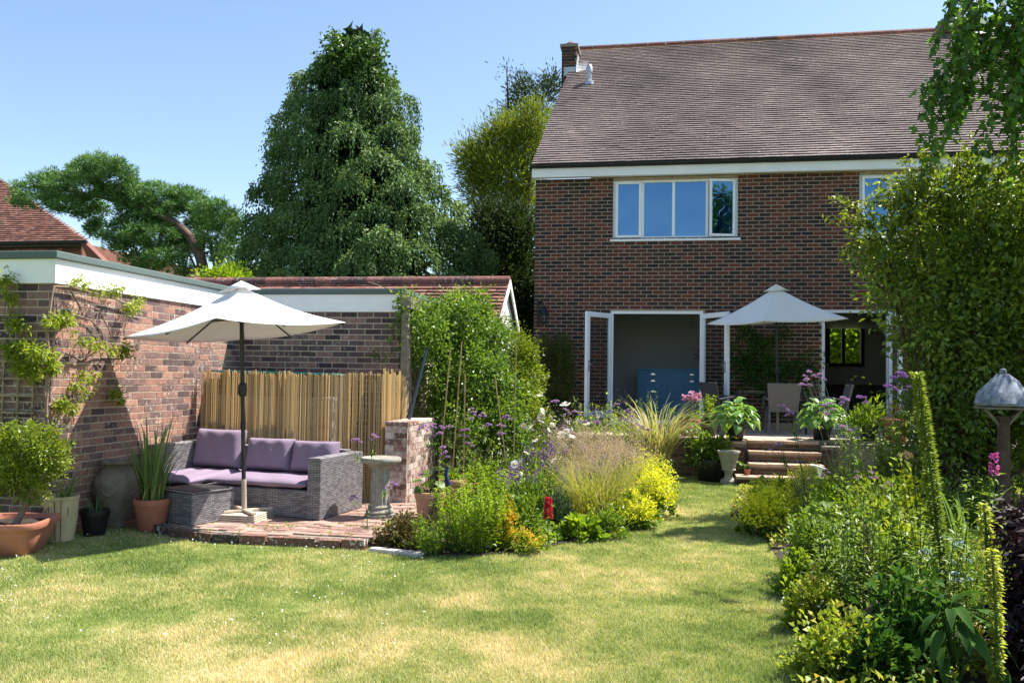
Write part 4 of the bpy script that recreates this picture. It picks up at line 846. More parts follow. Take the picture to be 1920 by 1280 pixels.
# pots near the steps
GP = aty(1233, 870, 12.9); GP = (GP[0], 12.9, .035); pot('glazed_pot', 'shiny dark green glazed pot holding the tall dry grass', GP, [(.15, 0), (.19, .03), (.235, .18), (.225, .27), (.235, .30), (.25, .32), (.235, .335), (.2, .32), (.19, .25), (.02, .24)], 'green_glaze', soil=(.2, .3))
KB = aty(1333, 870, 13.62); KB = (KB[0], 13.62, 0); pot('black_tub', 'wide black plastic tub with a leafy shrub beside the steps', KB, flower_profile(.27, .34), 'black_plastic', soil=(.22, .28))
UP = aty(1366, 880, 13.3); UP = (UP[0], 13.3, 0); pot('stone_urn', 'small weathered stone pedestal urn beside the bottom step', UP, [(.12, 0), (.12, .05), (.10, .07), (.065, .10), (.055, .15), (.075, .20), (.11, .215), (.095, .24), (.105, .27), (.135, .40), (.16, .46), (.175, .48), (.17, .50), (.13, .49), (.10, .4), (.01, .38)], 'cast_stone')
SP = aty(1401, 878, 13.38); SP = (SP[0], 13.38, .135); pot('tiny_pot', 'tiny orange clay pot with a seedling standing on the bottom step', SP, flower_profile(.05, .085), 'terracotta', soil=(.04, .07), seg=16)
HP = aty(1378, 830, 13.92); HP = (HP[0], 13.92, PZ-.01); pot('black_pot', 'black glazed pot under the variegated hosta beside the top step', HP, flower_profile(.17, .22), 'black_plastic', soil=(.14, .18))
Q1 = aty(1292, 800, 14.5); Q1 = (Q1[0], 14.5, PZ+.003); pot('terracotta_pot', 'terracotta pot with pink flowering plant on the patio edge', Q1, flower_profile(.19, .28), 'terracotta', soil=(.16, .22))
Q1b = aty(1318, 800, 14.7); Q1b = (Q1b[0]+.1, 14.75, PZ+.003); pot('black_pot', 'black pot with upright shrub behind the hosta on the patio', Q1b, flower_profile(.17, .26), 'black_plastic', soil=(.14, .2))
Q2 = aty(1545, 820, 14.25); Q2 = (Q2[0], 14.45, PZ+.003); pot('black_pot', 'black pot with broad hosta on the patio right of the steps', Q2, flower_profile(.18, .24), 'black_plastic', soil=(.15, .2))
Q3 = aty(1682, 812, 14.4); Q3 = (Q3[0], 14.5, PZ+.003); pot('terracotta_pot', 'terracotta pot on the patio below the garden room doorway', Q3, flower_profile(.24, .36), 'terracotta', soil=(.2, .28))
Q4 = aty(1632, 812, 14.4); Q4 = (Q4[0], 14.55, PZ+.003); pot('dark_pot', 'dark pot of yellow green leaves on patio beside terracotta pot', Q4, flower_profile(.16, .26), 'sofa_leather', soil=(.13, .2))
# ================================================================== dining set
def chair(label, c, rz, mat, group=None):
    t = thing('dining_chair', label, 'chair', c, group); M = Matrix.Translation(c) @ Matrix.Rotation(rz, 4, 'Z')
    def b(name, a, b_, mt, bev=.01, tilt=0): m = MB(); m.M = M @ Matrix.Rotation(tilt, 4, 'X') if tilt else M; m.box(a, b_); return m.build(name, mt, t, bevel=bev)
    b('seat', (-.25, -.22, .38), (.25, .25, .46), mat, .02)
    m = MB(); m.M = M; m.add([(-.25, -.22, .44), (.25, -.22, .44), (.29, -.33, .89), (-.29, -.33, .89), (-.25, -.18, .44), (.25, -.18, .44), (.29, -.29, .89), (-.29, -.29, .89)], [(0, 1, 2, 3)[::-1], (4, 5, 6, 7), (0, 1, 5, 4), (1, 2, 6, 5), (2, 3, 7, 6), (3, 0, 4, 7)]); m.build('backrest', mat, t, bevel=.015)
    for s in (-1, 1):
        m = MB(); m.M = M; m.tube([(s*.27, -.24, .60), (s*.29, .05, .645), (s*.29, .24, .63), (s*.285, .25, .42)], [.018, .02, .02, .018], 8); m.build('armrest', mat, t, smooth=True)
        for y_, s2 in ((-.2, 1.0), (.22, 1.0)): m = MB(); m.M = M; m.tube([(s*.235, y_, .40), (s*.25, y_+(.0 if y_ > 0 else -.05), .0)], [.022, .017], 8); m.build('leg', mat, t, smooth=True)
    return t
chair('grey woven dining chair with its back to the steps', (2.10, 15.8, PZ+.003), 0, 'chair_grey', 'patio dining chairs')
chair('grey woven dining chair turned sideways at the end of the patio table', (2.98, 16.0, PZ+.003), PI/2, 'chair_grey', 'patio dining chairs')
chair('dark woven dining chair in front of the open french door leaf', (1.0, 16.2, PZ+.003), -PI/2, 'chair_dark', 'patio dining chairs')
chair('dark woven dining chair with low back by the potted shrub', (1.05, 15.45, PZ+.003), -PI/2+.5, 'chair_dark', 'patio dining chairs')
dt = thing('dining_table', 'glass topped patio dining table under the pale umbrella', 'table', (2.07, 16.1, PZ))
m = MB(); m.box((1.36, 15.75, PZ+.735), (2.52, 16.5, PZ+.75)); m.build('table_top', 'door_glass', dt)
m = MB(); frame_m = m; m.box((1.34, 15.73, PZ+.70), (2.54, 15.76, PZ+.734)); m.box((1.34, 16.49, PZ+.70), (2.54, 16.52, PZ+.734)); m.box((1.34, 15.761, PZ+.70), (1.37, 16.489, PZ+.734)); m.box((2.51, 15.761, PZ+.70), (2.54, 16.489, PZ+.734)); m.build('table_frame', 'charcoal_metal', dt)
for a_ in (1.36, 2.49):
    for b_ in (15.75, 16.47): m = MB(); m.box((a_, b_, PZ+.002), (a_+.035, b_+.035, PZ+.70)); m.build('leg', 'charcoal_metal', dt)
# ================================================================== posts, canes, poles
pg = thing('pergola_post', 'weathered timber pergola post with beam at the end of garage wall', 'post', (-3.285, 10.68, 0))
m = MB(); m.box((-3.335, 10.62, 0), (-3.235, 10.72, 2.42)); m.build('post', 'old_timber', pg, bevel=.008); m = MB(); m.box((-3.36, 10.60, 2.421), (-3.20, 13.0, 2.58)); m.build('beam', 'old_timber', pg, bevel=.008)
for k, (p0, p1, y, mt, r, lb) in enumerate((((768, 785), (800, 655), 10.3, 'blue_pole', .018, 'dark blue metal pole leaning on the hedge beside the pier'), ((762, 790), (790, 690), 10.45, 'charcoal_metal', .014, 'thin black pole leaning beside the dark blue one'))):
    a_ = aty(*p0, y); b_ = aty(*p1, y+.25); d = b_-a_; a_ = a_-d*(a_[2]/d[2]); t = thing('leaning_pole', lb, 'pole', a_); m = MB(); m.tube([a_, b_], r, 10); m.build('shaft', mt, t); m = MB(); m.tube([b_, b_+d*.02], r*1.3, 10); m.build('end_cap', 'black_plastic', t)
CANES = (((828, 835), (845, 650), 10.0), ((850, 860), (866, 640), 10.1), ((870, 830), (872, 700), 10.2), ((966, 735), (968, 648), 10.6), ((935, 760), (928, 705), 10.7))
CL_ = ('leaning bamboo cane closest to the brick pier and front clay pot', 'tallest straight bamboo cane rising above the chipped clay pot', 'thin bamboo cane beside the tallest cane and brown clay pot', 'bamboo cane standing inside the golden end of the hedge', 'short bamboo cane in front of the climber hedge centre')
for k, (p0, p1, y) in enumerate(CANES):
    a_ = aty(*p0, y); b_ = aty(*p1, y); d = b_-a_; a_ = a_-d*((a_[2]-.0)/d[2]); m = MB(); m.tube([a_, b_], .0075, 6); o = m.build('bamboo_cane', 'cane'); tag(o, CL_[k], 'cane', 'bamboo canes in the flower bed')
# ================================================================== trellis on the garage front
t = thing('wooden_trellis', 'brown wooden trellis on the shaded garage front wall', 'trellis', (-6.05, 7.14, .3))
for k in range(4): x = -6.32+k*.16; m = MB(); m.box((x, 7.135, .3), (x+.02, 7.152, 1.85)); m.build('upright', 'timber', t)
for k in range(10): z = .36+k*.16; m = MB(); m.box((-6.34, 7.118, z), (-5.80, 7.134, z+.02)); m.build('crossbar', 'timber', t)
# ================================================================== bird table
bt0 = aty(1882, 860, 9.2); bt = thing('bird_table', 'timber bird table with grey thatched roof beneath the big shrub', 'bird table', (bt0[0], 9.2, 0)); X0 = bt0[0]; zr = aty(1882, 700, 9.2)[2]; ze_ = aty(1882, 757, 9.2)[2]
m = MB(); m.box((X0-.045, 9.155, 0), (X0+.045, 9.245, ze_-.12)); m.build('post', 'bark', bt, bevel=.005)
for s in (-1, 1): m = MB(); m.tube([(X0+s*.03, 9.2, ze_-.22), (X0+s*.17, 9.2, ze_-.05)], .016, 5); m.build('brace', 'old_timber', bt)
m = MB(); m.box((X0-.21, 9.0, ze_-.05), (X0+.21, 9.4, ze_-.03)); m.build('tray', 'old_timber', bt)
m = MB(); vs = []; n = 40
for z, r, e in ((ze_-.02, .25, 0), (ze_+.01, .262, 0), (ze_+.10, .225, 0), (ze_+.12, .21, .02), (ze_+.22, .13, .02), (ze_+.29, .06, 0), (zr, .02, 0)):
    for k in range(n): a_ = 2*PI*k/n; q = r*(1+.05*math.sin(5*a_+z*30)+random.gauss(0, .02)); vs.append((X0+q*math.cos(a_), 9.2+q*math.sin(a_), z+random.gauss(0, .004)))
m.add(vs, [(i*n+k, i*n+(k+1) % n, (i+1)*n+(k+1) % n, (i+1)*n+k) for i in range(6) for k in range(n)]+[tuple(range(n))[::-1]]); m.build('thatched_roof', 'thatch_grey', bt, smooth=True)
m = MB(); m.lathe((X0, 9.2, zr-.01), [(.02, 0), (.035, .02), (.03, .05), (.005, .06)], 10); m.build('finial', 'thatch_grey', bt)
# ================================================================== plant builders
def gpos(px, py): p = gz(px, py, .035); return np.array([p[0], p[1], .03])
def mound(name, label, px, py, rpx, hpx, n, L, W, mat, bloom=None, nb=0, bl=(.02, .02), group=None, cat='plant', up=.35, base=None, squash=.8, stemmat='green_stem', shell=.45):
    b = gpos(px, py) if base is None else np.array(base, float); s = scale_at(b); r = rpx/s; h = hpx/s
    t = thing(name, label, cat, b, group)
    def dome(n, sh):
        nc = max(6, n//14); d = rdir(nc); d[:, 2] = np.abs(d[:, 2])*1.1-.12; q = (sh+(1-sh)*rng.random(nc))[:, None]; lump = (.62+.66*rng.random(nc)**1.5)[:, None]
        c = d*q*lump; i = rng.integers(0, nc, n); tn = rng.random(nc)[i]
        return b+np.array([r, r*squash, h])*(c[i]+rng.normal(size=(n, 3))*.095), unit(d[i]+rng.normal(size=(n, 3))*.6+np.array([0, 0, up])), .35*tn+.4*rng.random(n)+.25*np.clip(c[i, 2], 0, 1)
    P, D, tn = dome(n, shell); P[:, 2] = np.maximum(P[:, 2], b[2]+.01)
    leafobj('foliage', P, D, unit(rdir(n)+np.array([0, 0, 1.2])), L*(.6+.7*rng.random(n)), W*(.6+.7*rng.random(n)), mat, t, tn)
    k = 14; e = P[rng.integers(0, n, k)]; stemlines('stems', [[b+np.array([random.gauss(0, r*.1), random.gauss(0, r*.1), -.02]), b*.4+q*.6+np.array([0, 0, .05*h]), q] for q in e], .004, stemmat, t)
    if bloom:
        P, D, tn = dome(nb, .93); ok = P[:, 2] > b[2]+h*.25; P = P[ok]; m = len(P)
        leafobj('blossom', P+np.array([0, 0, h*.04]), unit(rdir(m)+np.array([0, 0, .5])), rdir(m), bl[0]*(.6+.8*rng.random(m)), bl[1]*(.6+.8*rng.random(m)), bloom, t)
    return t
def upright(name, label, b, r, h, nst, nl, L, W, mat, lean=.12, top=None, tl=.25, nt=40, tr=.018, ts=(.02, .014), group=None, cat='plant', stem=.0035, leafup=.5, t0=.08, taper=.5, hv=.22, stemmat='green_stem'):
    b = np.array(b, float); t = thing(name, label, cat, b, group); lines = []; LP = []; LD = []; TP_ = []; TD = []
    for k in range(nst):
        a = random.random()*2*PI; q = math.sqrt(random.random())*r; bs = b+np.array([q*math.cos(a)*.7, q*math.sin(a)*.7, 0]); hh = h*(1-hv*random.random()-.25*hv*(q/r if r else 0))
        tp_ = bs+np.array([q*math.cos(a)*.5+random.gauss(0, lean*h*.5), q*math.sin(a)*.5+random.gauss(0, lean*h*.5), hh]); md = (bs+tp_)/2+np.array([random.gauss(0, .02*h), random.gauss(0, .02*h), 0]); lines.append([bs-np.array([0, 0, .02]), md, tp_])
        tt = t0+(1-t0-(tl*.8 if top else 0))*np.sort(rng.random(nl)); p = ((1-tt)**2)[:, None]*bs+(2*tt*(1-tt))[:, None]*md+(tt**2)[:, None]*tp_
        an = rng.random(nl)*2*PI; LP.append(p); LD.append(np.stack([np.cos(an), np.sin(an), np.full(nl, leafup)+rng.normal(0, .25, nl)], 1)*(1-taper*tt)[:, None])
        if top:
            tt = 1-tl*rng.random(nt); p = ((1-tt)**2)[:, None]*bs+(2*tt*(1-tt))[:, None]*md+(tt**2)[:, None]*tp_; an = rng.random(nt)*2*PI
            o = np.stack([np.cos(an), np.sin(an), .2*rng.normal(size=nt)], 1); wr = tr*(1.15-(tt-1+tl)/tl*.75); TP_.append(p+o*wr[:, None]*.55); TD.append(o)
    stemlines('stems', lines, stem, stemmat, t)
    P = np.concatenate(LP); D = np.concatenate(LD); sz = np.linalg.norm(D, axis=1); n = len(P)
    leafobj('foliage', P, D, np.tile([0, 0, 1.], (n, 1))+.4*rdir(n), L*(.5+.6*sz)*(.7+.6*rng.random(n)), W*(.7+.6*rng.random(n)), mat, t)
    if top:
        for P, D in zip(TP_, TD): leafobj('flower_spike', P, D+np.array([0, 0, .3]), rdir(len(P)), ts[0], ts[1], top, t)
    return t
_heads = {}
def head_mesh(kind, mat):
    if (kind, mat) in _heads: return _heads[(kind, mat)]
    if kind == 'daisy':
        m = MB(); n = 15
        for k in range(n):
            a = 2*PI*k/n; c, s = math.cos(a), math.sin(a); w = .0058; z = random.uniform(-.004, .004)
            m.add([(c*.009, s*.009, 0), (c*.026-s*w, s*.026+c*w, .001+z), (c*.037, s*.037, -.003+z), (c*.026+s*w, s*.026-c*w, .001+z)], [(0, 3, 2, 1)])
        me = bpy.data.meshes.new('daisy'); m.lathe((0, 0, -.002), [(.011, 0), (.010, .006), (.004, .009)], 8); me.from_pydata(m.v, [], m.f); me.materials.append(MATS['white_petal']); me.materials.append(MATS['yellow_centre'])
        for i, p in enumerate(me.polygons): p.material_index = 1 if i >= n else 0
    else:
        n = dict(verbena=70, umbel=60, button=40, bloom=46)[kind]; d = rdir(n); d[:, 2] = np.abs(d[:, 2])*.8-.15; R = dict(verbena=.021, umbel=.03, button=.012, bloom=.03)[kind]; fl = dict(verbena=.75, umbel=.35, button=.8, bloom=.9)[kind]
        P = d*R*np.array([1, 1, fl])*(.7+.3*rng.random(n))[:, None]; V, Q = leafarr(P, unit(d+.6*rdir(n)), rdir(n), R*(.6 if kind != 'bloom' else 1.0), R*(.5 if kind != 'bloom' else .9)); me = npmesh(kind, V, Q, np.repeat(rng.random(n), 4)); me.materials.append(MATS[mat])
    _heads[(kind, mat)] = me; return me
def heads(parent, pts, kind, mat, size=1.0, name='flower_head', face=None, js=.25):
    off = wloc(parent); me = head_mesh(kind, mat)
    for p in pts:
        o = bpy.data.objects.new(name, me); COL.objects.link(o); o.parent = parent; o.location = Vector([float(x) for x in p])-off; k = size*random.uniform(1-js, 1+js*.6); o.scale = (k, k, k)
        o.rotation_euler = ((random.gauss(.0, .25) if face is None else face+random.gauss(0, .3)), random.gauss(0, .3), random.random()*6)
def verbena(label, base, tips, y, size=1.0, group='tall verbena plants', mat='mauve_petal', thick=.0035, leaf=True):
    """wiry stems from base to heads given as photo pixels at distance y"""
    t = thing('verbena_plant', label, 'plant', base, group); b = np.array(base, float); lines = []; pts = []
    for (px, py) in tips:
        p = aty(px, py, y+random.uniform(-.12, .12)); pts.append(p); f = p*.72+b*.28+np.array([random.gauss(0, .02), 0, 0]); f[2] = b[2]+(p[2]-b[2])*.78; lines.append([b+np.array([random.gauss(0, .05), random.gauss(0, .05), -.02]), (b+f)/2+np.array([random.gauss(0, .02), 0, .03]), f, p])
        for s in (-1, 1):
            q = p+np.array([s*.035*size+random.gauss(0, .01), random.gauss(0, .02), random.uniform(-.045, .005)]); lines.append([f, (f+q)/2+np.array([s*.012, 0, 0]), q]); pts.append(q)
    stemlines('stems', lines, thick, 'dark_stem', t); heads(t, pts, 'verbena', mat, size)
    if leaf:
        n = 26*len(tips); i = rng.integers(0, len(lines), n); u = rng.random(n)*.5; P = np.array([np.array(lines[k][0])*(1-w)+np.array(lines[k][2 if len(lines[k]) > 3 else 1])*w for k, w in zip(i, u)]); leafobj('foliage', P, rdir(n)*np.array([1, 1, .4]), np.tile([0, 0, 1.], (n, 1)), .06, .012, 'mid_leaf', t)
    return t
def tuft(name, label, b, r, n, H, W, arch, mat, seedmat=None, ns=0, sh=1.0, cat='plant', group=None, seedrad=.05):
    b = np.array(b, float); t = thing(name, label, cat, b, group); a = rng.random(n)*2*PI; q = np.sqrt(rng.random(n))*r
    B = b+np.stack([q*np.cos(a), q*np.sin(a), np.full(n, -.01)], 1); a2 = a+rng.normal(0, .6, n)
    bladeobj('blades', B, np.stack([np.cos(a2), np.sin(a2), 0*a], 1), H*(.55+.5*rng.random(n)), W*(.7+.6*rng.random(n)), arch*(.4+1.0*rng.random(n)), mat, t, seg=5)
    if seedmat:
        k = 40; a = rng.random(k)*2*PI; lines = []; SPs = []
        for i in range(k):
            rr = r*2.6*math.sqrt(random.random()); tip = b+np.array([rr*math.cos(a[i]), rr*math.sin(a[i]), H*sh*(.72+.45*random.random()-.25*(rr/(r*2.6)))]); bs = b+np.array([r*.5*math.cos(a[i])*random.random(), r*.5*math.sin(a[i])*random.random(), 0]); md = bs*.45+tip*.55+np.array([0, 0, H*.12]); lines.append([bs, md, tip]); m = ns//k
            u = rng.random(m)[:, None]; SPs.append(md*(1-u)*.5+tip*(.5+.5*u)+rng.normal(size=(m, 3))*seedrad)
        stemlines('seed_stalks', lines, .0018, 'dry_stem', t); P = np.concatenate(SPs); m = len(P); leafobj('seed_heads', P, rdir(m)+np.array([0, 0, .6]), rdir(m), .022, .0035, seedmat, t)
    return t
def bigleaf_mesh(L, W, fold, droop, mat, tn):
    V = []; Q = []; n = 7; T = []
    for i in range(n+1):
        t = i/n; w = W/2*(math.sin(PI*min(1, t*1.02)**.75)**.9 if t < 1 else 0)+.0005
        z = -droop*L*t*t; x = L*t*(1-.15*droop*t)
        for s, k in ((-1, 1), (-.5, .35), (0, 0), (.5, .35), (1, 1)): V.append((x, s*w, z+fold*w*k*(1 if abs(s) < 1 else .85)+.012*L*math.sin(t*14)*abs(s))); T.append(tn+(.45 if abs(s) == 1 else 0))
    Q = [[i*5+j, i*5+j+1, (i+1)*5+j+1, (i+1)*5+j] for i in range(n) for j in range(4)]
    me = npmesh('leaf', np.array(V), np.array(Q), np.clip(T, 0, 1), True); me.materials.append(MATS[mat]); return me
def hosta(name, label, b, nl, R, H, L, W, mat, cat='plant', group=None, droop=.5, pet='green_stem', edge=0):
    t = thing(name, label, cat, b, group); b = Vector([float(x) for x in b]); var = [bigleaf_mesh(L*random.uniform(.8, 1.1), W*random.uniform(.85, 1.1), random.uniform(.1, .35), droop*random.uniform(.5, 1.4), mat, random.random()*.55) for k in range(9)]; lines = []
    for k in range(nl):
        a = k*2.399+random.gauss(0, .2); q = math.sqrt((k+.6)/nl); el = H*(1-.72*q*q)+random.gauss(0, .02); p = Vector((R*.62*q*math.cos(a), R*.62*q*math.sin(a), el))
        o = bpy.data.objects.new('leaf', var[k % 9]); COL.objects.link(o); o.parent = t; o.location = p; pitch = .75-1.15*q+random.gauss(0, .12); o.rotation_euler = (random.gauss(0, .2), -pitch, a); s = random.uniform(.75, 1.1); o.scale = (s, s, s)
        lines.append([b+Vector((random.gauss(0, .02), random.gauss(0, .02), -.05)), b+p*.5+Vector((0, 0, .06*H)), b+p])
    stemlines('leaf_stalks', [[np.array(v) for v in ln] for ln in lines], .005, pet, t); return t
# ================================================================== container plants
bx = thing('box_bush', 'bushy yellow green box shrub with gnarled stems in the terracotta trough', 'shrub', (TC[0], TC[1], .245)); YB = TC[1]
bl = [blob(15, 830, 26, 26, YB, .15), blob(55, 812, 24, 20, YB-.05, .12), blob(78, 838, 26, 26, YB-.05, .14), blob(40, 870, 40, 28, YB, .2), blob(98, 868, 18, 22, YB, .12), blob(0, 870, 34, 34, YB+.05, .18), blob(75, 895, 24, 20, YB, .12), blob(25, 905, 30, 16, YB, .15), blob(108, 838, 10, 12, YB, .08), blob(100, 812, 9, 10, YB, .06), blob(30, 800, 10, 9, YB, .06), blob(118, 862, 8, 9, YB, .05), blob(60, 925, 26, 10, YB, .1)]
P, O, ct_, off = clumpy(bl, 420, 26, .028, .5); n = len(P); leafobj('foliage', P, unit(off+.02*O+.015*rdir(n)), unit(O+rdir(n)), .030*(.7+.5*rng.random(n)), .017, 'box_leaf', bx, .55*ct_+.45*rng.random(n))
tb = np.array([TC[0]+.03, TC[1]-.02, .23]); m = MB(); j = aty(60, 925, YB); m.tube([tb, tb*.4+j*.6, j], [.034, .026, .022], 8)
for px, py in ((30, 870), (62, 850), (88, 880), (45, 890), (10, 880)): q = aty(px, py, YB+random.uniform(-.1, .1)); m.tube([j, (j+q)/2+np.array([0, 0, -.02]), q], [.018, .012, .005], 6)
m.build('stems', 'vine_bark', bx, smooth=True)
mound('leafy_weed', 'bright green leafy plant growing behind the terracotta trough', 0, 0, 38, 60, 700, .04, .028, 'mid_leaf', base=(-5.95, 7.02, 0))
def strap(name, label, b, r, n, H, W, arch, mat='strap_leaf'): return tuft(name, label, b, r, n, H, W, arch, mat)
strap('strap_leaf_plant', 'tall upright strap leaved plant in the orange terracotta pot', (TP[0], TP[1], TP[2]+.25), .10, 80, 1.02, .024, .42)
bladeobj('dead_leaves', np.array([TP[0], TP[1], .27])+rng.normal(size=(24, 3))*np.array([.05, .05, 0]), rdir(24), .34, .014, .8, 'straw_leaf', None); o = COL.objects['dead_leaves']; o.name = 'dry_leaf_tuft'; tag(o, 'dry straw coloured leaves at the foot of tall strap leaved plant', 'plant')
strap('strap_leaf_plant', 'drooping dark strap leaved plant in the cream glazed pot', (CP[0], CP[1], .35), .07, 30, .42, .02, 1.0)
strap('strap_leaf_plant', 'sparse drooping leaves in the plain black pot', (KP[0], KP[1], .2), .06, 14, .38, .016, 1.3)
hosta('seedling_plant', 'young squash like seedling with round leaves in the front clay pot', (PA[0], 8.75, .31), 9, .2, .30, .15, .13, 'mid_leaf', droop=.3)
mound('pot_plant', 'small leafy plant in the chipped clay pot', 0, 0, 26, 30, 260, .05, .035, 'lime_leaf', base=(PB_[0], 9.6, .33)); mound('pot_plant', 'low leafy plant in the brown clay pot', 0, 0, 22, 24, 220, .05, .03, 'mid_leaf', base=(PC_[0], 9.9, .27))
tuft('dry_reed_grass', 'tall variegated reed grass gone straw coloured in the green glazed pot', (GP[0], GP[1], GP[2]+.3), .16, 210, 1.35, .024, .95, 'reed_leaf'); 
tuft('dry_reed_grass', 'short straw blades around the base of the variegated reed grass', (GP[0], GP[1]-.02, GP[2]+.3), .17, 220, .85, .013, .6, 'straw_leaf')
mound('tub_shrub', 'glossy leafy shrub in the wide black tub beside the steps', 0, 0, 46, 70, 900, .10, .045, 'mid_leaf', base=(KB[0], KB[1], .28), up=.2)
hosta('hosta_plant', 'variegated hosta with cream edged leaves left of the top step', (HP[0], HP[1], HP[2]+.18), 84, .50, .40, .19, .15, 'hosta_leaf', group='hostas beside the steps')
hosta('hosta_plant', 'broad green hosta right of the top step', (Q2[0], Q2[1], Q2[2]+.2), 74, .52, .38, .21, .15, 'hosta_leaf', group='hostas beside the steps')
upright('pink_flower', 'pink flower heads on tall stems in terracotta pot on patio edge', (Q1[0], Q1[1], Q1[2]+.22), .10, .52, 9, 10, .07, .012, 'mid_leaf', .16, 'pink_petal', .12, 34, .05, (.045, .03)); mound('pot_plant', 'trailing red and green plant around the pink flowers', 0, 0, 36, 26, 420, .05, .03, 'lime_leaf', 'red_bloom', 14, base=(Q1[0], Q1[1], Q1[2]+.2))
upright('pot_shrub', 'upright yellow green shrub in the black pot behind the hosta', (Q1b[0], Q1b[1], Q1b[2]+.2), .12, .5, 16, 26, .05, .022, 'lime_leaf', .2)
mound('pot_plant', 'yellow green arching leaves in the dark pot near garden room', 0, 0, 42, 52, 500, .16, .03, 'lime_leaf', base=(Q4[0], Q4[1], Q4[2]+.2), up=.8)
mound('pot_plant', 'copper tinted plant in the terracotta pot below garden room door', 0, 0, 36, 36, 380, .08, .025, 'bronze_leaf', base=(Q3[0], Q3[1], Q3[2]+.28), up=.8)
mound('seedling_plant', 'tiny seedling in the tiny orange pot on bottom step', 0, 0, 7, 12, 40, .03, .015, 'mid_leaf', base=(SP[0], SP[1], SP[2]+.07))
# ================================================================== left flower bed
mound('sedum_clump', 'dark bronze leaved clump at the corner of brick paving', 752, 1018, 55, 62, 1700, .035, .026, 'bronze_leaf', 'dusk_petal', 60)
upright('lime_perennial', 'mass of lime green feathery stems at the front of the bed', gpos(878, 1026), .29, .60, 90, 46, .055, .012, 'lime_leaf', .10, hv=.3)
upright('lime_perennial', 'second lime green feathery clump behind the amber euphorbia', gpos(915, 985), .30, .66, 70, 44, .055, .012, 'lime_leaf', .10, hv=.3)
upright('lime_perennial', 'thin lime stems beside the dark bronze clump', gpos(805, 1034), .15, .36, 34, 26, .06, .008, 'lime_leaf', .10, hv=.3)
mound('yellow_ladies_mantle', 'amber yellow flowering clump beside the lime green feathery stems', 945, 1024, 34, 76, 700, .04, .03, 'lime_leaf', 'amber_flower', 900, (.02, .016), up=.7)
mound('amber_low_plant', 'low orange amber flowering plant on the lawn edge', 990, 1030, 42, 40, 500, .035, .03, 'mixed_leaf', 'amber_flower', 380, (.02, .016))
mound('broad_green_plant', 'bright green lobed leaves on bed edge below the tufted grass', 1085, 1005, 48, 42, 420, .085, .075, 'lime_leaf')
mound('blue_green_plant', 'blue green narrow leaved clump next to the red lupin', 1045, 985, 40, 70, 900, .07, .014, 'blue_leaf', up=.9)
upright('red_lupin', 'single red lupin spike in the flower bed', gpos(1029, 1016), .01, .42, 1, 18, .10, .02, 'mid_leaf', .0, 'red_petal', .46, 320, .034, (.03, .02), stem=.006, hv=0)
mound('green_clump', 'mid green leafy clump filling the bed between lupin and lavender', 990, 985, 60, 105, 1700, .06, .028, 'mid_leaf', up=.6)
mound('green_clump', 'mid green leafy clump behind the pale clay pots', 905, 925, 70, 85, 1600, .06, .03, 'mid_leaf', up=.5)
mound('silver_clump', 'grey silvery low plant behind the lime feathery stems', 925, 905, 50, 60, 1100, .05, .016, 'blue_leaf')
tuft('feather_grass', 'large tuft of feathery grass with pinkish beige haze of seed', gpos(1118, 975), .24, 680, .92, .007, .75, 'stipa_leaf', 'haze_seed', 9000, 1.05, seedrad=.05)
tuft('feather_grass', 'smaller golden feathery grass tuft behind the large hazy one', gpos(1165, 950), .2, 460, .86, .007, .7, 'stipa_leaf', 'haze_seed', 5000, 1.1, seedrad=.05)
tuft('feather_grass', 'hazy beige grass tuft among the white daisies', gpos(1065, 935), .2, 360, .86, .006, .6, 'stipa_leaf', 'haze_seed', 5000, 1.15, seedrad=.06)
for k, (px, py, r, h, lb) in enumerate(((1222, 962, 44, 70, 'yellow green lady\'s mantle billowing over the lawn below the feather grass'), (1215, 925, 48, 66, 'yellow lady\'s mantle flowers behind the billowing clump beside the grass tufts'), (1190, 985, 40, 52, 'lady\'s mantle clump with showing dark leaves at bed edge'))):
    mound('ladys_mantle', lb, px, py, r, h, 650, .05, .05, 'mid_leaf', 'alchemilla_flower', 4200, (.026, .022), group='lady\'s mantle clumps', up=.4)
upright('purple_salvia', 'deep purple salvia spikes rising among the daisies', gpos(1012, 940), .22, .80, 26, 22, .05, .012, 'mid_leaf', .12, 'violet_petal', .26, 46, .014, (.02, .013), hv=.35)
upright('purple_salvia', 'violet lavender spikes in front of the white daisies', gpos(972, 965), .22, .66, 26, 20, .05, .008, 'blue_leaf', .12, 'purple_petal', .3, 40, .013, (.018, .012), hv=.35)
upright('purple_salvia', 'purple catmint haze behind the feather grass', gpos(1160, 890), .34, .62, 46, 20, .04, .015, 'blue_leaf', .18, 'dusk_petal', .3, 36, .016, (.018, .013), hv=.4)
def daisies(label, base, tips, y):
    t = thing('daisy_plant', label, 'plant', base, 'ox eye daisies'); b = np.array(base, float); pts = [aty(px, py, y+random.uniform(-.2, .2)) for px, py in tips]
    stemlines('stems', [[b+np.array([(p[0]-b[0])*.45, random.gauss(0, .06), -.02]), (b+p)/2+np.array([(p[0]-b[0])*.3, 0, .05]), p] for p in pts], .0035, 'green_stem', t)
    heads(t, pts, 'daisy', 'white_petal', 1.4, face=.5); n = 900; q = np.array(pts)[rng.integers(0, len(pts), n)]; u = rng.random(n)[:, None]*.7; P = np.where(True, (b+np.array([0, 0, 0]))*(1-u)+q*u, 0)+rng.normal(size=(n, 3))*.06; P[:, 2] = np.maximum(P[:, 2], .04)
    leafobj('foliage', P, rdir(n)+np.array([0, 0, .4]), rdir(n)+np.array([0, 0, 1]), .06, .018, 'mid_leaf', t); return t
daisies('white ox eye daisies massed beside the purple salvia', gpos(1035, 915), [(random.gauss(1035, 34), random.gauss(800, 22)) for k in range(34)], 11.1)
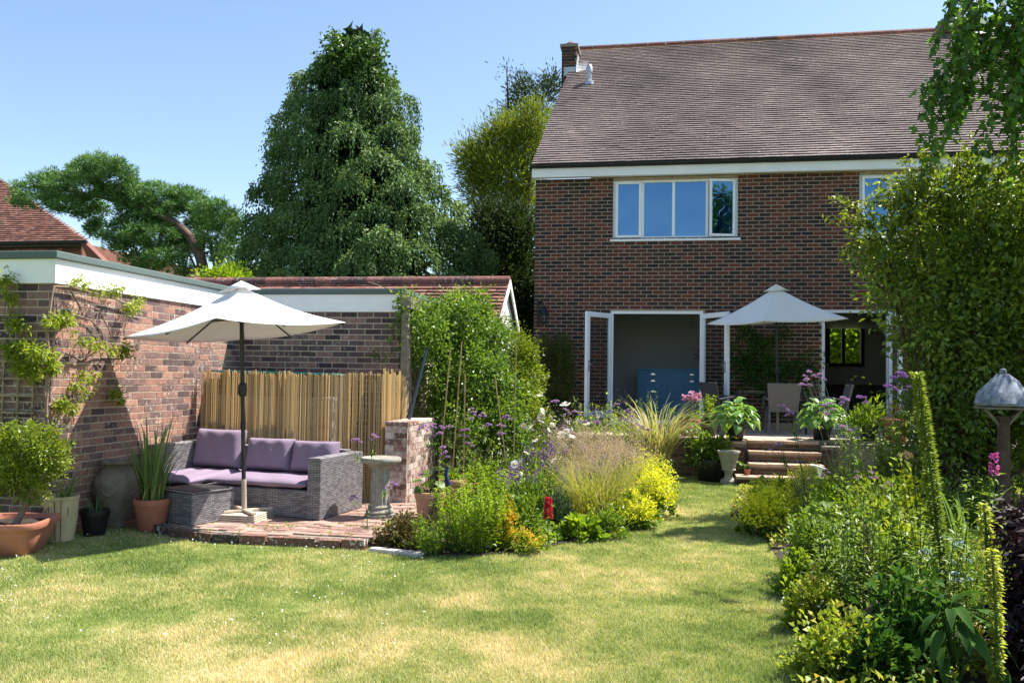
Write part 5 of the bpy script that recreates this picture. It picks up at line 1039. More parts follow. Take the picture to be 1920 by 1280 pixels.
daisies('white daisies in front among the violet spikes', gpos(1000, 950), [(987, 848), (1000, 843), (1037, 862), (1052, 858), (965, 870), (1022, 875), (1010, 818), (995, 800), (1060, 836), (975, 905), (952, 893)], 10.0)
verbena('tall verbena with mauve heads in front of the climber hedge', gpos(880, 925), [(885, 766), (890, 778), (872, 805), (868, 815), (915, 795), (940, 812), (951, 779), (905, 775), (880, 830), (940, 797)], 10.2)
verbena('tall verbena with mauve heads before the brick pier', gpos(812, 985), [(815, 795), (808, 800), (822, 812), (795, 798), (832, 850), (838, 800), (832, 838), (790, 890)], 8.9)
verbena('loose verbena stems leaning over the paving beside the bird bath', gpos(690, 1005), [(670, 824), (701, 816), (662, 930), (735, 905)], 8.3)
verbena('verbena heads above the feather grass', gpos(1130, 950), [(1060, 843), (1095, 838), (1110, 862), (1055, 895), (1120, 880), (1095, 790), (1062, 768)], 10.4)
verbena('verbena with mauve heads beside the dry reed grass pot', gpos(1185, 905), [(1178, 768), (1182, 780), (1205, 800), (1168, 783), (1215, 805), (1192, 795), (1155, 757)], 12.3)
mound('green_clump', 'green leafy perennial growing before the patio wall', 1160, 885, 75, 130, 2200, .07, .03, 'lime_leaf', up=.6)
mound('green_clump', 'dull green perennial clump below the yew column', 1085, 880, 64, 110, 1900, .06, .03, 'mid_leaf', 'violet_petal', 160, up=.6)
mound('green_clump', 'yellow green clump under the golden hedge', 960, 890, 60, 75, 1200, .06, .03, 'hedge_leaf', up=.6)
mound('catmint_clump', 'grey green catmint with mauve and purple flecks before the patio wall', 1125, 868, 66, 112, 1900, .05, .02, 'blue_leaf', 'mauve_petal', 260, (.028, .02), up=.6)
mound('catmint_clump', 'white flecked leafy clump between the daisies and the yew', 1045, 868, 60, 100, 1700, .05, .025, 'hedge_leaf', 'white_petal', 120, (.024, .02), up=.6)
upright('pale_thistle', 'tall pale green plant with buttoned tops beside the yew column', gpos(1102, 870), .16, 1.05, 18, 22, .16, .022, 'lime_leaf', .22, 'white_petal', .04, 14, .02, leafup=1.2, hv=.35, t0=.35)
upright('pink_phlox', 'pale pink flower spires in front of the open kitchen door', gpos(1180, 872), .26, 1.12, 9, 22, .05, .015, 'mid_leaf', .10, 'pink_petal', .20, 40, .03, (.026, .02), hv=.3)
upright('evening_primrose', 'tall green budding spires rising behind the dry reed grass', gpos(1222, 880), .18, 1.42, 8, 60, .055, .016, 'mid_leaf', .05, 'spire_leaf', .2, 40, .02, (.02, .014), hv=.35, t0=.25)
upright('white_campion', 'wiry stems with small white flowers near yew column', gpos(1065, 880), .16, .95, 14, 10, .04, .01, 'mid_leaf', .2, 'white_petal', .05, 8, .025, (.022, .02), hv=.4)
upright('wild_perennial', 'tall wild green stems filling the bed behind the lime perennials', gpos(1000, 930), .42, .92, 70, 16, .09, .008, 'mid_leaf', .22, hv=.45)
upright('wild_perennial', 'loose tall stems with mauve specks around the daisies', gpos(1065, 915), .40, .95, 46, 14, .07, .010, 'hedge_leaf', .22, 'mauve_petal', .1, 9, .02, (.022, .018), hv=.45)
upright('purple_salvia', 'violet spikes threaded through the feather grass haze', gpos(1090, 960), .34, .72, 22, 14, .05, .010, 'mid_leaf', .2, 'violet_petal', .26, 34, .013, (.019, .013), hv=.4)
upright('wild_perennial', 'straggling stems leaning out over the lawn edge by the lady\'s mantle', gpos(1150, 985), .22, .5, 40, 12, .08, .008, 'stipa_leaf', .35, hv=.5)
mound('green_clump', 'tangled green clump spilling between feather grass and lawn', 1140, 1000, 48, 50, 1100, .05, .02, 'mid_leaf', 'alchemilla_flower', 120, up=.5)
mound('green_clump', 'tangled leafy clump under the violet spikes by the lupin', 975, 1005, 46, 80, 1300, .055, .022, 'mid_leaf', up=.6)
verbena('tall verbena swaying above the feather grass and daisies', gpos(1090, 915), [(1040, 752), (1082, 772), (1120, 790), (1140, 815), (1010, 785), (1072, 812)], 11.3)
# ================================================================== right border
for k, (px, py, h, lb) in enumerate(((1560, 1150, .95, 'loose dark green stems rising from the lawn edge geranium'), (1625, 1190, 1.15, 'tall loose stems in front of the yellow shrub'), (1690, 1215, 1.05, 'leaning green stems beside the weathered log'), (1745, 1170, 1.1, 'tall straggling stems next to the thick green spire'), (1800, 1210, .95, 'loose green stems behind the lance leaves'), (1840, 1090, .9, 'thin stems in front of the bird table'))):
    upright('wild_perennial', lb, gpos(px, py), .20, h, 16, 26, .06, .014, 'mid_leaf' if k % 2 else 'spire_leaf', .22, hv=.45, t0=.2)
for k, (px, py, r, h, lb) in enumerate(((1432, 1000, 50, 70, 'bright yellow lady\'s mantle spilling onto the lawn from right border'), (1450, 968, 46, 60, 'yellow lady\'s mantle behind the spilling clump near the steps'), (1515, 940, 45, 56, 'yellow green lady\'s mantle under the arum lily'))):
    mound('ladys_mantle', lb, px, py, r, h, 600, .05, .05, 'mid_leaf', 'alchemilla_flower', 4600, (.026, .022), group='lady\'s mantle clumps', up=.4)
RB = (('geranium_clump', 'green geranium mound on the lawn edge beside lady\'s mantle', 1530, 1075, 66, 135, 2600, .045, .03, 'mid_leaf', None, 0), ('geranium_clump', 'fresh green bushy mound behind the lawn edge geranium', 1570, 1010, 70, 110, 2400, .05, .022, 'lime_leaf', None, 0),
      ('mixed_groundcover', 'straggly groundcover with tiny white flowers along the lawn', 1520, 1170, 50, 95, 1700, .04, .026, 'mixed_leaf', 'white_petal', 26), ('mixed_groundcover', 'low sprawling groundcover with white flecks by the border edge', 1565, 1262, 90, 120, 2600, .04, .026, 'mixed_leaf', 'white_petal', 34),
      ('yellow_shrub', 'yellow tinged leafy shrub in the middle of the right border', 1650, 1040, 80, 150, 2400, .07, .04, 'box_leaf', 'amber_flower', 50), ('yellow_shrub', 'sunlit yellow green shrub beside the tall dark spire', 1705, 1000, 60, 130, 1800, .075, .045, 'wisteria_leaf', 'amber_flower', 30),
      ('dense_clump', 'dense green clump behind the tall verbena stems', 1640, 1150, 80, 190, 2600, .05, .03, 'mid_leaf', None, 0), ('dense_clump', 'dark green foliage clump at the foot of the tall spire', 1700, 1250, 90, 170, 2200, .06, .035, 'dark_leaf', None, 0),
      ('rose_bush', 'leafy rose bush with peach bloom near the patio wall', 1675, 935, 66, 110, 1900, .05, .032, 'mid_leaf', None, 0), ('rose_bush', 'lower green bush with mixed leaves right of the steps', 1600, 935, 60, 90, 1700, .06, .028, 'hedge_leaf', None, 0),
      ('fern_clump', 'feathery green clump carrying pale flower clusters', 1795, 1150, 80, 165, 2600, .055, .012, 'mid_leaf', None, 0), ('shade_clump', 'shaded green clump below the big shrub', 1775, 985, 75, 90, 1700, .06, .025, 'hedge_leaf', 'dusk_petal', 60), ('shade_clump', 'green undergrowth around the bird table post', 1850, 985, 80, 100, 1700, .07, .02, 'mid_leaf', None, 0),
      ('shade_clump', 'straggly undergrowth beside the dark maple', 1870, 1120, 80, 120, 1600, .06, .02, 'mixed_leaf', 'white_petal', 14), ('shade_clump', 'dark leafy undergrowth between broad leaves and lawn groundcover', 1640, 1275, 70, 100, 1400, .06, .035, 'dark_leaf', None, 0))
RB += (('yellow_drift', 'yellow flowering drift in the middle of the right border', 1610, 975, 62, 100, 1300, .06, .03, 'lime_leaf', 'alchemilla_flower', 1300), ('yellow_drift', 'lime leaved drift behind the arum lily', 1560, 965, 56, 80, 1500, .05, .025, 'lime_leaf', None, 0), ('yellow_drift', 'lime tipped drift along the lawn edge beside the groundcover', 1490, 1110, 36, 75, 1000, .045, .025, 'lime_leaf', None, 0), ('yellow_drift', 'golden leaved drift left of the tall green spire', 1690, 1080, 56, 130, 1500, .07, .035, 'wisteria_leaf', None, 0))
for nm, lb, px, py, r, h, n, L, W, mt, bm, nb_ in RB: mound(nm, lb, px, py, r, h, n, L, W, mt, bm, nb_, (.02, .017))
tuft('feather_grass', 'pale feather grass plume right of the steps', gpos(1600, 945), .12, 220, .75, .006, .8, 'stipa_leaf', 'haze_seed', 3000, 1.0, seedrad=.05)
tuft('feather_grass', 'thin drooping grass tuft in front of the steps', gpos(1510, 965), .08, 110, .62, .006, .9, 'stipa_leaf', 'haze_seed', 600, 1.05, seedrad=.02)
verbena('tall dark stemmed verbena with mauve heads before the patio chair', gpos(1640, 1170), [(1517, 697), (1512, 712), (1537, 702)], 7.0, .9, thick=.0028)
verbena('dark stemmed verbena carrying single mauve heads over the yellow shrub', gpos(1660, 1150), [(1580, 746), (1548, 773), (1556, 757), (1583, 800)], 7.2, .85, thick=.0028)
verbena('short verbena with heads in front of the patio steps', gpos(1530, 1010), [(1468, 760), (1478, 770), (1460, 830), (1452, 836)], 9.0, .85)
verbena('verbena beside the tall green spire with dark purple heads', gpos(1735, 1150), [(1684, 699), (1692, 700), (1705, 725), (1668, 722), (1620, 745)], 6.6, .8, mat='purple_petal', thick=.0028)
verbena('small verbena heads scattered above the yellow green border', gpos(1690, 1100), [(1605, 884), (1634, 885), (1664, 905), (1548, 880)], 6.8, .6, thick=.003)
def spire(label, px0, py0, px1, py1, y, r0, mat, n, L, W, up=.3, gaps=0, name='flower_spire'):
    a = aty(px0, py0, y); b = aty(px1, py1, y); d = b-a; g = a-d*((a[2]-.03)/d[2]) if a[2] > .03 else a
    g[1] = y; t = thing(name, label, 'plant', g); stemlines('stem', [[g]+[a+d*w+np.array([.010*math.sin(w*PI*1.3)*np.linalg.norm(d), 0, 0]) for w in (0.02, .25, .5, .75, 1)]], .011, 'green_stem', t, 6)
    u = rng.random(n); k = (vnoise(u*40, u*0, 1) > gaps); u = u[k]; n = len(u); an = rng.random(n)*2*PI; o = np.stack([np.cos(an), np.sin(an), np.full(n, up)], 1); rr = r0*(1-.45*u**3)
    rr = rr*(.72+.55*vnoise(u*23, u*0+n*.01, 1)); P = a+(b-a)*u[:, None]+np.stack([.010*np.sin(u*PI*1.3), 0*u, 0*u], 1)*np.linalg.norm(b-a)+o*(rr*.35)[:, None]; leafobj('buds', P, o+.3*rdir(n), np.tile([0, 0, 1.], (n, 1))+.5*rdir(n), L*(.6+.6*rng.random(n)), W, mat, t, .25+.5*rng.random(n)+.25*u); return t
spire('tall thick green spire packed with seed capsules in right border', 1768, 1130, 1722, 702, 5.7, .055, 'spire_leaf', 2400, .040, .013, .5)
spire('yellow green bell seeded spire at the border front beside broad leaves', 1868, 1280, 1862, 1030, 4.7, .04, 'bell_leaf', 430, .034, .022, .2)
spire('thin dark seed spike behind the bell seeded spire', 1700, 1180, 1672, 985, 5.6, .032, 'dark_leaf', 500, .03, .012, .6)
spire('second thin dark seed spike beside the yellow shrub', 1640, 1180, 1625, 985, 5.8, .032, 'bronze_leaf', 420, .03, .012, .6)
spire('short yellow bell spike above the bell seeded spire', 1850, 1030, 1845, 945, 5.4, .035, 'bell_leaf', 160, .034, .02, .2)
hosta('broadleaf_plant', 'big dark green lance leaves at the front of right border', gpos(1785, 1268), 44, .36, .44, .22, .065, 'dark_leaf', droop=.7)
fx = aty(1862, 850, 7.4); fg = upright('pink_foxglove', 'pink foxglove spike below the bird table', (fx[0]+.01, 7.4, .03), .0, 1.0, 1, 30, .12, .03, 'spire_leaf', .0, 'magenta_petal', .2, 60, .024, (.034, .024), stem=.007, hv=0)
tuft('iris_leaves', 'long arching iris leaves in the shade beside foxglove', (fx[0]-.1, 7.7, .03), .07, 16, .95, .035, .55, 'strap_leaf')
am = aty(1537, 884, 8.6); al = thing('arum_lily', 'white arum lily flower on a stout stem in right border', 'plant', (am[0]+.05, 8.6, .03)); stemlines('stem', [[np.array([am[0]+.08, 8.6, .02]), np.array([am[0]+.05, 8.6, am[2]-.25]), am-np.array([0, 0, .05])]], .009, 'green_stem', al, 6)
V = []; n = 20
for r, z, k in ((.008, -.06, 0), (.014, -.02, 0), (.025, .02, .3), (.05, .045, .8), (.062, .05, 1)):
    for i in range(n): a = 2*PI*i/n; V.append((am[0]+r*math.cos(a)*(1+.5*k*(math.cos(a) < -.6)), 8.6+r*math.sin(a), am[2]+z+.02*k*math.cos(a+PI)))
m = MB(); m.add(V, [(i*n+j, i*n+(j+1) % n, (i+1)*n+(j+1) % n, (i+1)*n+j) for i in range(4) for j in range(n)]); m.build('spathe', 'white_petal', al, smooth=True)
hosta('lily_leaves', 'glossy arrow leaves below the arum lily', (am[0]+.08, 8.65, .03), 14, .25, .42, .22, .10, 'mid_leaf')
pc2 = aty(1693, 856, 9.6); t = thing('peach_rose', 'peach rose bloom on a stem above the leafy rose bush', 'flower', (pc2[0], 9.6, .03)); stemlines('stem', [[np.array([pc2[0]+.05, 9.6, .02]), np.array([pc2[0]+.03, 9.6, .5]), pc2]], .005, 'green_stem', t); heads(t, [pc2, pc2+np.array([.035, 0, .01])], 'bloom', 'peach_petal', 1.25, 'bloom')
pu = thing('pale_umbel_plant', 'clusters of small pale blue white flowers behind the broad leaves', 'plant', gpos(1785, 1180)); up_ = [aty(px, py, 5.9+random.uniform(-.15, .15)) for px, py in [(1775, 1010), (1810, 1050), (1785, 1052), (1740, 1075), (1770, 1085), (1795, 1088), (1815, 1088), (1735, 1095), (1760, 1110), (1735, 1035), (1745, 1050), (1800, 1020), (1790, 1075), (1730, 1120), (1765, 1070)]]
bq = np.array(wloc(pu)); stemlines('stems', [[bq, (bq+p)/2+np.array([(p[0]-bq[0])*.2, 0, .06]), p] for p in up_], .003, 'green_stem', pu); heads(pu, up_, 'umbel', 'pale_umbel', .95)
bt_ = upright('button_plant', 'tall leafy plant with round button seed heads before garden room', (aty(1615, 800, 12.6)[0], 12.6, .03), .30, 1.38, 22, 46, .07, .03, 'hedge_leaf', .12, hv=.3, t0=.2)
ps_ = [aty(px, py, 12.5) for px, py in ((1604, 706), (1618, 708), (1632, 720), (1588, 722), (1597, 712), (1634, 735), (1640, 745))]; b0 = np.array(wloc(bt_)); stemlines('head_stalks', [[b0*.3+p*.7-np.array([0, 0, .15]), p] for p in ps_], .003, 'green_stem', bt_); heads(bt_, ps_, 'button', 'bell_leaf', 1.5, 'seed_head')
ac = thing('purple_maple', 'dark purple leaved maple bush at the edge of right border', 'shrub', (aty(1935, 1150, 5.2)[0]+.1, 5.2, .03)); bl = [blob(1945, 1050, 42, 60, 5.2, .25), blob(1965, 1150, 70, 70, 5.1, .3), blob(1925, 985, 34, 26, 5.6, .2), blob(1990, 1230, 90, 70, 4.9, .3)]
P, O, ct_, off = clumpy(bl, 260, 26, .05, .4); n = len(P); leafobj('crown', P, unit(off+rdir(n)*.05)-np.array([0, 0, .5]), unit(O+rdir(n)), .07, .022, 'acer_leaf', ac, .5*ct_+.5*rng.random(n)); b0 = np.array(wloc(ac)); m = MB()
for q in bl: m.tube([b0-np.array([0, 0, .03]), (b0+q[0])/2+np.array([.03, 0, .05]), q[0]], [.02, .014, .006], 6)
m.build('trunk', 'bark', ac)
pu2 = [aty(px, py, 5.0) for px, py in ((1890, 1185), (1900, 1200), (1912, 1206), (1905, 1192))]; t = thing('violet_geranium', 'deep violet flowers glowing beneath the purple maple', 'plant', (pu2[1][0], 5.0, .03)); stemlines('stems', [[np.array([p[0]+.02, 5.0, .02]), p] for p in pu2], .003, 'green_stem', t); heads(t, pu2, 'bloom', 'purple_petal', .8, 'bloom')
lg = thing('weathered_log', 'rough weathered log lying under the border plants', 'log', gpos(1680, 1225)); a_ = gpos(1640, 1225)+np.array([0, .2, .12]); b_ = gpos(1720, 1165)+np.array([.05, .1, .16]); m = MB(); m.tube([a_, a_*.6+b_*.4+np.array([0, 0, .03]), a_*.3+b_*.7, b_], [.06, .085, .08, .06], 12); m.build('log', 'bark', lg, smooth=True)
# ground cover so no bare soil reads between the clumps
def cover(poly, n, label, mat, name):
    x = rng.uniform(min(p[0] for p in poly), min(5.5, max(p[0] for p in poly)), n); y = rng.uniform(max(4, min(p[1] for p in poly)), max(p[1] for p in poly), n); k = inpoly(x, y, poly) & (vnoise(x, y, 2.2) > .3); x, y = x[k], y[k]; n = len(x); P = np.stack([x, y, .03+.12*rng.random(n)*vnoise(x, y, 3)], 1)
    o = leafobj(name, P, rdir(n)+np.array([0, 0, .4]), np.tile([0, 0, 1.], (n, 1))+.6*rdir(n), .05, .03, mat, None, kind='stuff'); tag(o, label, 'ground cover')
cover(LBED, 14000, 'low mixed leaves covering the soil of the curved flower bed', 'mid_leaf', 'bed_ground_cover'); cover(RBED, 34000, 'low mixed leaves covering the soil of the right border', 'mixed_leaf', 'border_ground_cover')
# ================================================================== climber on the garage
ws = thing('wisteria_climber', 'climber with bare twisting stems and yellow green leaf tufts on garage wall', 'climber', (-5.6, 7.5, 0)); XW = -5.63
def wl(*pts, r=.012):
    m.tube([atx(px, py, XW+random.uniform(-.005, .02)) if px > 82 else aty(px, py, 7.13) for px, py in pts], [r*(1-.6*i/(len(pts)-1)) for i in range(len(pts))], 6)
m = MB(); wl((88, 930), (92, 850), (86, 760), (92, 690), (88, 620), (96, 560), (102, 537), (130, 538), (160, 545), (215, 560), (270, 585), r=.02); wl((96, 880), (100, 800), (84, 740), (95, 660), (110, 600), (105, 560), r=.016); wl((92, 700), (120, 660), (150, 675), (190, 655), (235, 660), (262, 650)); wl((90, 760), (130, 740), (170, 735), (205, 742), (232, 740)); wl((100, 620), (140, 590), (170, 600), (190, 620), (200, 660)); wl((130, 540), (150, 575), (185, 580), (205, 620), (215, 650)); wl((88, 830), (60, 790), (58, 765)); wl((82, 690), (60, 650), (40, 640), (20, 600), (10, 540)); wl((100, 820), (70, 740), (62, 700), r=.01); m.build('stems', 'vine_bark', ws, smooth=True)
CL = [(150, 533, 16, 12), (222, 540, 14, 14), (255, 562, 20, 12), (245, 580, 14, 14), (95, 605, 18, 14), (118, 600, 20, 14), (135, 617, 14, 8), (205, 655, 20, 12), (235, 655, 26, 14), (180, 650, 12, 10), (215, 735, 16, 10), (160, 738, 16, 14), (142, 725, 16, 8), (135, 765, 10, 10), (75, 655, 18, 12), (95, 670, 16, 14), (100, 690, 16, 12), (165, 705, 14, 8), (155, 640, 10, 8), (115, 760, 12, 14), (190, 545, 10, 6), (225, 750, 14, 8)]
bl = [(atx(a, b, -5.56), np.array([.06, c/175, d/190])) for a, b, c, d in CL]
CL2 = [(22, 605, 14, 10), (35, 690, 26, 20), (50, 650, 22, 14), (8, 530, 12, 30), (20, 560, 12, 10), (15, 650, 18, 20), (60, 690, 14, 16), (35, 610, 20, 8)]
bl += [(aty(a, b, 7.06), np.array([c/180, .06, d/180])) for a, b, c, d in CL2]
P, O, ct_, off = clumpy(bl, 230, 15, .022, .1); n = len(P); dn = unit(off+rdir(n)*.03+np.array([.006, -.004, -.02])); leafobj('leaves', P, dn, unit(rdir(n)+np.array([.4, -.3, 1])), .055*(.6+.6*rng.random(n)), .018, 'wisteria_leaf', ws, .5*ct_+.5*rng.random(n))
# ================================================================== climber hedge by the pergola
hd = thing('climber_hedge', 'dense honeysuckle climber smothering the pergola beside the garage', 'hedge', (-2.6, 11.4, 0)); bl = [blob(*a) for a in ((795, 620, 42, 58, 11.0, .25), (850, 612, 55, 48, 11.6, .3), (905, 640, 52, 55, 12.0, .3), (815, 700, 40, 70, 11.2, .3), (870, 700, 60, 75, 11.5, .35), (925, 735, 55, 70, 11.8, .3), (848, 795, 60, 60, 11.2, .35), (930, 800, 60, 55, 11.6, .3), (770, 585, 18, 34, 10.75, .15), (870, 572, 45, 20, 12, .25))]
P, O, ct_, off = clumpy(bl, 470, 58, .075, .6); n = len(P); leafobj('foliage', P, unit(off+.05*O-np.array([0, 0, .02])), unit(O+rdir(n)), .058*(.6+.6*rng.random(n)), .032, 'hedge_leaf', hd, .45*ct_+.45*rng.random(n)); m = MB()
for k in range(9): q = bl[k][0]; m.tube([(q[0]+.05, q[1]+.1, 0), (q[0], q[1]+.05, q[2]*.5), q], [.025, .02, .008], 6)
m.tube([aty(752, 562, 10.7), aty(745, 600, 10.6), aty(742, 640, 10.6), aty(728, 662, 10.6), aty(680, 664, 10.6)], .006, 5); m.tube([aty(765, 560, 10.7), aty(725, 540, 10.7), aty(690, 528, 10.7)], .006, 5); m.build('stems', 'vine_bark', hd)
n = 110; pa = [(752, 562), (745, 600), (742, 640), (728, 662), (700, 664), (748, 580), (740, 625)]; P = np.array([aty(*pa[k % 7], 10.62) for k in range(n)])+rng.normal(size=(n, 3))*.05; leafobj('trailing_leaves', P, rdir(n)-np.array([0, 0, .4]), rdir(n), .06, .032, 'hedge_leaf', hd)
gh = thing('golden_hedge', 'yellow green leafy shrub at the end of the climber hedge', 'shrub', (-1.7, 12.4, 0)); bl = [blob(*a) for a in ((965, 660, 40, 40, 12.4, .3), (985, 700, 32, 60, 12.5, .3), (960, 740, 45, 60, 12.2, .3), (985, 790, 38, 50, 12.2, .3), (935, 620, 30, 25, 12.4, .2))]
P, O, ct_, off = clumpy(bl, 330, 38, .06, .55); n = len(P); leafobj('crown', P, unit(off+.05*O), unit(O+rdir(n)), .05*(.6+.6*rng.random(n)), .024, 'box_leaf', gh, .45*ct_+.45*rng.random(n)); m = MB(); 
for q in bl: m.tube([(-1.7, 12.4, 0), (q[0][0], q[0][1]+.05, q[0][2]*.5), q[0]], [.03, .02, .008], 6)
m.build('trunk', 'bark', gh)
yw = thing('yew_column', 'clipped dark green yew column against the house corner', 'shrub', (aty(1040, 780, 16.5)[0], 16.5, 0)); bl = [blob(*a) for a in ((1024, 660, 20, 36, 16.5, .25), (1055, 658, 20, 34, 16.5, .25), (1040, 720, 36, 60, 16.45, .3), (1040, 790, 36, 70, 16.45, .3), (1025, 700, 22, 70, 16.4, .25), (1056, 700, 20, 70, 16.4, .25))]
P, O, ct_, off = clumpy(bl, 420, 34, .05, .6); n = len(P); leafobj('foliage', P, unit(O+rdir(n)*.6+np.array([0, 0, .8])), rdir(n), .06, .014, 'yew_leaf', yw, .5*ct_+.5*rng.random(n)); m = MB(); b0 = np.array(wloc(yw)); m.tube([b0, b0+np.array([0, 0, 1]), b0+np.array([0, 0, 2])], [.05, .04, .01], 7); m.build('trunk', 'bark', yw)
vc = thing('wall_climber', 'dark leafy climber on the house wall between the doorways', 'climber', (1.9, 16.9, PZ)); bl = [blob(*a) for a in ((1395, 690, 40, 50, 16.85, .08), (1440, 680, 50, 50, 16.85, .1), (1500, 690, 40, 40, 16.85, .1), (1420, 640, 26, 24, 16.9, .05), (1460, 620, 26, 20, 16.9, .05), (1390, 620, 18, 14, 16.9, .05), (1450, 740, 80, 40, 16.8, .1))]
P, O, ct_, off = clumpy(bl, 150, 20, .06, .2); n = len(P); leafobj('leaves', P, unit(off+rdir(n)*.05), unit(rdir(n)+np.array([0, -1, .5])), .06, .035, 'dark_leaf', vc); stemlines('stems', [[np.array([1.9, 16.9, PZ]), (q[0]+np.array([1.9, 16.9, PZ]))/2, q[0]] for q in bl], .008, 'vine_bark', vc)
# ================================================================== big shrub, right
YS = 11.7; sh = thing('big_shrub', 'large glossy leaved shrub with sunlit yellow green top at the right border', 'shrub', (aty(1800, 900, YS)[0], YS+.3, 0))
SB = ((1650, 440, 34, 28, 11.2, .32), (1715, 400, 46, 36, 11.3, .34), (1780, 372, 60, 38, 11.5, .4), (1860, 355, 70, 44, 11.6, .5), (1665, 478, 44, 40, 11.2, .34), (1720, 450, 60, 50, 11.3, .4), (1800, 440, 70, 60, 11.6, .6), (1890, 450, 80, 80, 11.8, .8), (1690, 545, 44, 40, 11.3, .4), (1760, 540, 70, 60, 11.5, .6), (1850, 560, 90, 80, 11.8, .9), (1730, 620, 50, 60, 11.5, .6), (1810, 660, 90, 80, 11.8, .9), (1900, 680, 80, 120, 12, .9), (1745, 710, 50, 70, 11.6, .6), (1810, 780, 80, 100, 11.8, .8), (1895, 820, 80, 100, 12, .8), (1960, 480, 90, 160, 12, .9), (1735, 800, 40, 60, 11.8, .5), (1960, 720, 80, 200, 12.1, .9), (1730, 860, 60, 50, 11.9, .5), (1830, 880, 80, 50, 12, .6), (2060, 320, 110, 120, 10.9, .9), (2070, 520, 110, 160, 10.9, .9), (2070, 760, 110, 160, 10.9, .9), (1800, 430, 90, 60, 12.7, .9), (1890, 410, 90, 70, 12.9, .9), (1980, 420, 90, 90, 12.9, .9), (1740, 480, 60, 60, 12.4, .7))  # off-frame right and rear blobs are added to shade bird table and lower crown
bl = [blob(*a) for a in SB]; P, O, ct_, off = clumpy(bl, 1750, 30, .12, .45); n = len(P); leafobj('crown', P, unit(off+.06*O+.03*rdir(n)-np.array([0, 0, .02])), unit(O*.6+rdir(n)+np.array([0, 0, .6])), .095*(.45+.85*rng.random(n)), .048*(.6+.6*rng.random(n)), 'shrub_leaf', sh, .4*ct_+.6*rng.random(n))
m = MB(); b0 = np.array(wloc(sh)); 
for k, q in enumerate(bl): m.tube([b0+np.array([random.gauss(0, .15), random.gauss(0, .1), -.05]), b0*.5+q[0]*.5+np.array([random.gauss(0, .1), 0, -.1]), q[0]], [.055, .03, .008], 7)
for px, py in ((1583, 382), (1562, 372), (1702, 310), (1735, 285), (1600, 470), (1572, 486), (1640, 580)): q = aty(px, py, 11.2); r0 = bl[0][0] if px < 1640 else bl[1][0]; m.tube([r0, (r0+q)/2+np.array([0, 0, .05]), q], [.012, .007, .003], 5)
m.build('trunk', 'bark', sh); PP = []
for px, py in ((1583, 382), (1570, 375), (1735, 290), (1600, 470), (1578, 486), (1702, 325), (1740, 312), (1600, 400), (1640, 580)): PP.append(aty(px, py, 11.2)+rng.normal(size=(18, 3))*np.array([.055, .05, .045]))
SHL = []
for k in range(190):
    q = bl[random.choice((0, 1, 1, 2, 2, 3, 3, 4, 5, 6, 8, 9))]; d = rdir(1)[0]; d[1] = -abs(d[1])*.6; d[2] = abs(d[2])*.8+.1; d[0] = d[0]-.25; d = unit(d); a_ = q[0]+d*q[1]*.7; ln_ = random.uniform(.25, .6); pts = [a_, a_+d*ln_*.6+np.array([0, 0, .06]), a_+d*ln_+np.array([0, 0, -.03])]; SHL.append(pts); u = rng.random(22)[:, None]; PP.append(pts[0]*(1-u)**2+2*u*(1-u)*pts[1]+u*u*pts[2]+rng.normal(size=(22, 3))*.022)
stemlines('shoots', SHL, .005, 'bark', sh)['kind'] = 'stuff'
P = np.concatenate(PP); n = len(P); leafobj('shoot_leaves', P, rdir(n)+np.array([-.2, 0, .2]), unit(rdir(n)+np.array([0, 0, 1])), .07, .03, 'box_leaf', sh)  # brighter leaf colour on these upper shoots stands for sunlight
# ================================================================== birch sprays
bi = thing('silver_birch', 'weeping birch branch with hanging leaves over the right of garden', 'tree', (7.6, 12.2, 0)); m = MB(); m.tube([(7.6, 12.2, -.05), (7.5, 12.2, 2.5), (7.4, 12.1, 5.4), (7.2, 12, 8.6)], [.13, .11, .08, .03], 10); lim = [aty(1990, -60, 11.6), aty(1900, -40, 11.3), aty(1830, -10, 11.1), aty(1800, 40, 11.0)]; m.tube([(7.4, 12.1, 5.8)]+lim, [.05, .04, .028, .016, .006], 8); m.build('trunk', 'bark', bi, smooth=True)
LP = []; LD = []; lines = []
for k in range(72):
    px = random.uniform(1795, 2000); py = random.uniform(-90, 60); ln = random.uniform(130, 300)+max(0, (px-1830)*.4); y = random.uniform(10.6, 11.4)
    if py+ln > 335: ln = 335-py
    ex = px-random.uniform(5, 70)*(1 if px < 1900 else .5); pts = [aty(px+(ex-px)*t**1.3, py+ln*t**1.15, y) for t in np.linspace(0, 1, 7)]; lines.append(pts); nn_ = int(ln/5.5); t = rng.random(nn_)*6; i = np.minimum(t.astype(int), 5); f = (t-i)[:, None]; A = np.array(pts); LP.append(A[i]*(1-f)+A[i+1]*f+rng.normal(size=(nn_, 3))*.026); LD.append(rdir(nn_)*np.array([1, 1, .5])-np.array([0, 0, .7]))
for k in range(14):
    px = random.uniform(1770, 1830); py = random.uniform(60, 190); ex = px-random.uniform(30, 75); ln = random.uniform(50, 120); pts = [aty(px+(ex-px)*t, py+ln*t, 10.8) for t in np.linspace(0, 1, 7)]; lines.append(pts); nn_ = int(ln/5); t = rng.random(nn_)*6; i = np.minimum(t.astype(int), 5); f = (t-i)[:, None]; A = np.array(pts); LP.append(A[i]*(1-f)+A[i+1]*f+rng.normal(size=(nn_, 3))*.02); LD.append(rdir(nn_)*np.array([1, 1, .5])-np.array([0, 0, .7]))
P = np.concatenate(LP); n = len(P); leafobj('crown', P, np.concatenate(LD), unit(rdir(n)+np.array([0, 0, .3])), .125*(.5+.75*rng.random(n)), .088*(.6+.6*rng.random(n)), 'birch_leaf', bi); stemlines('twigs', lines, .003, 'bark', bi)
